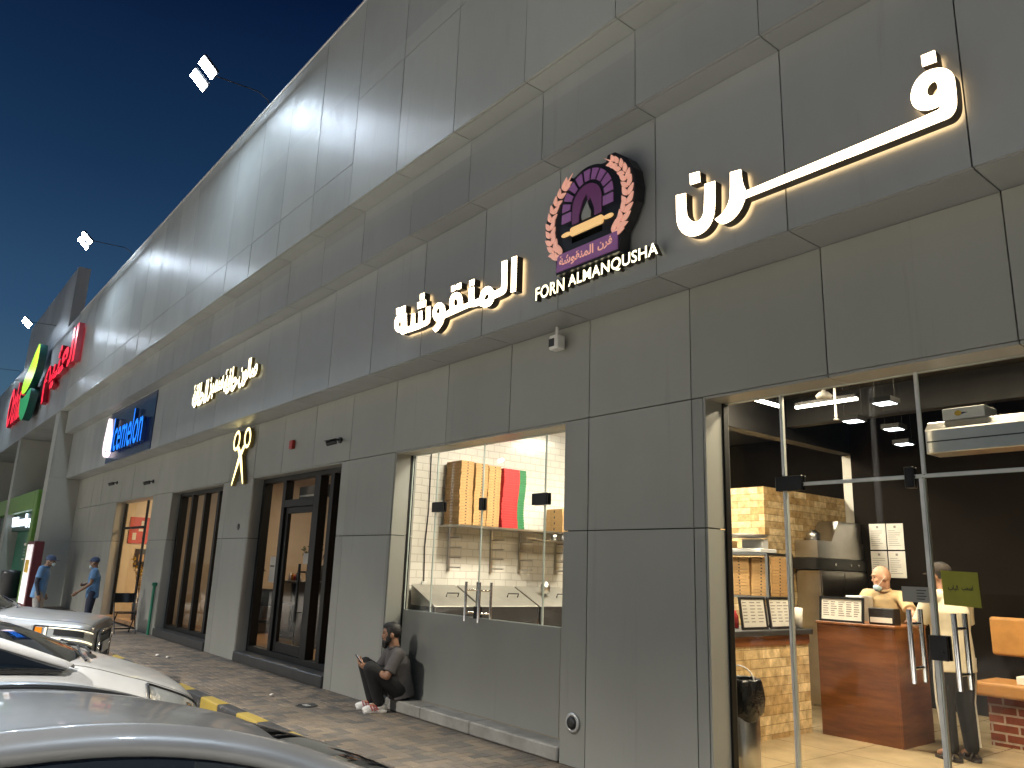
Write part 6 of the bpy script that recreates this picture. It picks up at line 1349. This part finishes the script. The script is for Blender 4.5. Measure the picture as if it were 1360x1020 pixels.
    mb = MB(); w0 = sp['st'][0][1]; mb.prism([chaikin([(-w0, .05), (-w0 * .8, .11), (0, .15), (w0 * .8, .11), (w0, .05), (w0, -.2), (-w0, -.2)], 2, 60)], lambda u, v, d: O + V((u, v + sp['st'][0][0] - .02, sp['bump'][1] - d)), 0, sp['bump'][1] - sp['bump'][0]); mb.build('bumper', MAT[pnt], car, bevel=.03, seg=3)
    r = sp['wheel']
    for yw in sp['axles']:
        for s in (1, -1):
            wx = sp['track'] * s
            mb = MB(); mb.lathe([(r * .62, -.10), (r * .93, -.11), (r, -.08), (r, .08), (r * .93, .11), (r * .62, .10)], O + V((wx, yw, r)), (1, 0, 0), 32); wh = mb.build('wheel', MAT['rubber'], car)
            mb = MB(); mb.lathe([(r * .64, .09), (r * .60, .05), (r * .2, .06), (.0, .075)], O + V((wx, yw, r)), (s, 0, 0), 24)
            for k in range(5): a = 2 * pi * k / 5; mb.bar(O + V((wx + s * .075, yw, r)), O + V((wx + s * .085, yw + r * .6 * cos(a), r + r * .6 * sin(a))), .06, .03, up=(s, 0, 0))
            mb.build('rim', MAT['rim_alloy'], wh)
            mb = MB(); mb.cyl(O + V((wx - s * .12, yw, r + .02)), O + V((sp['arch'] * s, yw, r + .02)), r + .06, n=36); mb.build('wheel_arch', MAT['trim_black'], body)
    car.rotation_euler = (0, RAD(rot[0]), RAD(rot[1])); car.scale = (sp.get('k', 1),) * 3; car.location.z -= .035 * (rot[0] != 0) + .05 * (sp.get('k', 1) < 1); return car
sedan = dict(st=[(0, .60, .24, .60, .56, .50, .665, .69), (-.05, .72, .22, .63, .69, .56, .71, .735), (-.22, .82, .21, .69, .78, .60, .775, .80), (-.60, .86, .20, .80, .81, .64, .87, .895), (-1.10, .87, .20, .90, .82, .70, .965, .985), (-1.7, .87, .20, .935, .83, .72, .95, .95), (-2.6, .87, .2, .95, .83, .72, .96, .96), (-3.6, .87, .2, .965, .82, .70, .99, .99), (-4.1, .85, .22, .98, .78, .64, 1.04, 1.05), (-4.45, .78, .3, .95, .70, .58, 1.0, 1.01), (-4.52, .70, .34, .85, .62, .5, .9, .91)], cowl=4,
  ditch=[(.745, -1.02, .955), (.66, -1.45, 1.18), (.565, -1.80, 1.345), (.525, -2.10, 1.445), (.505, -2.42, 1.478), (.500, -2.85, 1.44), (.52, -3.3, 1.345), (.575, -3.7, 1.25), (.64, -4.02, 1.06)],
  wtop=[(.805, -1.06, .95), (.745, -1.48, 1.135), (.655, -1.82, 1.305), (.612, -2.10, 1.410), (.590, -2.42, 1.446), (.586, -2.85, 1.408), (.607, -3.28, 1.31), (.67, -3.62, 1.19), (.735, -3.84, 1.04)],
  belt=[(.828, -1.10, .938), (.832, -1.50, .945), (.835, -1.82, .95), (.835, -2.10, .955), (.835, -2.55, .96), (.835, -3.0, .965), (.83, -3.33, .97), (.815, -3.62, .98), (.79, -3.84, .985)],
  roof=(2.55, 6.2), crown=.012, ws=(0, .735, -.93, .975, -.14), rw=(8, .62, -4.12, 1.05, .12), bp=4.6, mir=.8, head=(.12, 2.7, 3.6, 4.75), grille=(.40, .44, .60, 4), plate=.34, bump=(.22, .52), wheel=.31, axles=(-.85, -3.45), track=.76, arch=.874)
suv = dict(st=[(0, .80, .34, 1.00, .76, .70, 1.055, 1.075), (-.05, .88, .30, 1.03, .84, .74, 1.085, 1.11), (-.20, .94, .28, 1.06, .89, .76, 1.115, 1.145), (-.65, .97, .27, 1.10, .92, .79, 1.15, 1.185), (-1.25, .98, .27, 1.14, .93, .82, 1.20, 1.235), (-1.9, .98, .27, 1.16, .93, .82, 1.19, 1.19), (-3.2, .98, .27, 1.18, .93, .82, 1.2, 1.2), (-4.3, .97, .28, 1.19, .92, .8, 1.21, 1.21), (-4.8, .94, .32, 1.18, .88, .74, 1.2, 1.2), (-4.95, .88, .4, 1.1, .8, .7, 1.12, 1.12)], cowl=4,
  ditch=[(.85, -1.15, 1.19), (.77, -1.55, 1.42), (.69, -1.88, 1.60), (.65, -2.2, 1.70), (.63, -2.8, 1.755), (.63, -3.5, 1.755), (.64, -4.1, 1.72), (.67, -4.5, 1.62), (.74, -4.78, 1.25)],
  wtop=[(.905, -1.20, 1.18), (.855, -1.6, 1.36), (.80, -1.92, 1.50), (.765, -2.2, 1.585), (.745, -2.8, 1.63), (.745, -3.5, 1.63), (.755, -4.1, 1.60), (.79, -4.42, 1.50), (.84, -4.64, 1.25)],
  belt=[(.935, -1.24, 1.165), (.94, -1.62, 1.17), (.942, -1.92, 1.175), (.942, -2.2, 1.18), (.942, -2.8, 1.185), (.942, -3.5, 1.195), (.935, -4.1, 1.2), (.92, -4.42, 1.205), (.90, -4.64, 1.21)],
  roof=(2.6, 6.6), crown=.04, ws=(0, .84, -1.06, 1.215, -.16), rw=(8, .74, -4.85, 1.22, .08), bp=4.4, mir=.8, head=(.0, 2.95, 2.15, 3.75), grille=(.46, .60, .98, 4), plate=.72, bump=(.30, .62), wheel=.37, axles=(-.95, -3.8), track=.85, arch=.985)
def scaled(sp, ky, kz, kt, **k):
    fy = lambda y: y * ky if y > -1.0 else y + (1 - ky)      # shorter bonnet, same cabin
    fz = lambda z: z * kz if z < 1 else kz + (z - 1) * kt
    o = dict(sp, st=[(fy(y), wm, zl, fz(zb), wb, wi, fz(zi), fz(zc)) for (y, wm, zl, zb, wb, wi, zi, zc) in sp['st']])
    for n in ('ditch', 'wtop', 'belt'): o[n] = [(x, fy(y), fz(z)) for x, y, z in sp[n]]
    for n in ('ws', 'rw'): q = sp[n]; o[n] = (q[0], q[1], fy(q[2]), fz(q[3]), q[4])
    g = sp['grille']; o['grille'] = (g[0], g[1] * kz, g[2] * kz, g[3]); o['axles'] = tuple(fy(y) for y in sp['axles']); o.update(k); return o
make_car(-2.165, 2.74, sedan, 'silver sedan nearest the camera, its roof and dark side windows in the foreground', 'paint_silver', False, (-3.4, 0))
make_car(-6.85, 2.18, scaled(sedan, .84, 1.10, .62, mir=1.9), 'white pearl sedan between the nearest silver car and the big vehicle with lit headlights', 'paint_pearl', False, (0, -7))
make_car(-11.0, 2.44, dict(suv, k=.97), 'large champagne coloured four wheel drive with lit headlight and barred chrome grille', 'paint_champagne', True, (0, -20))
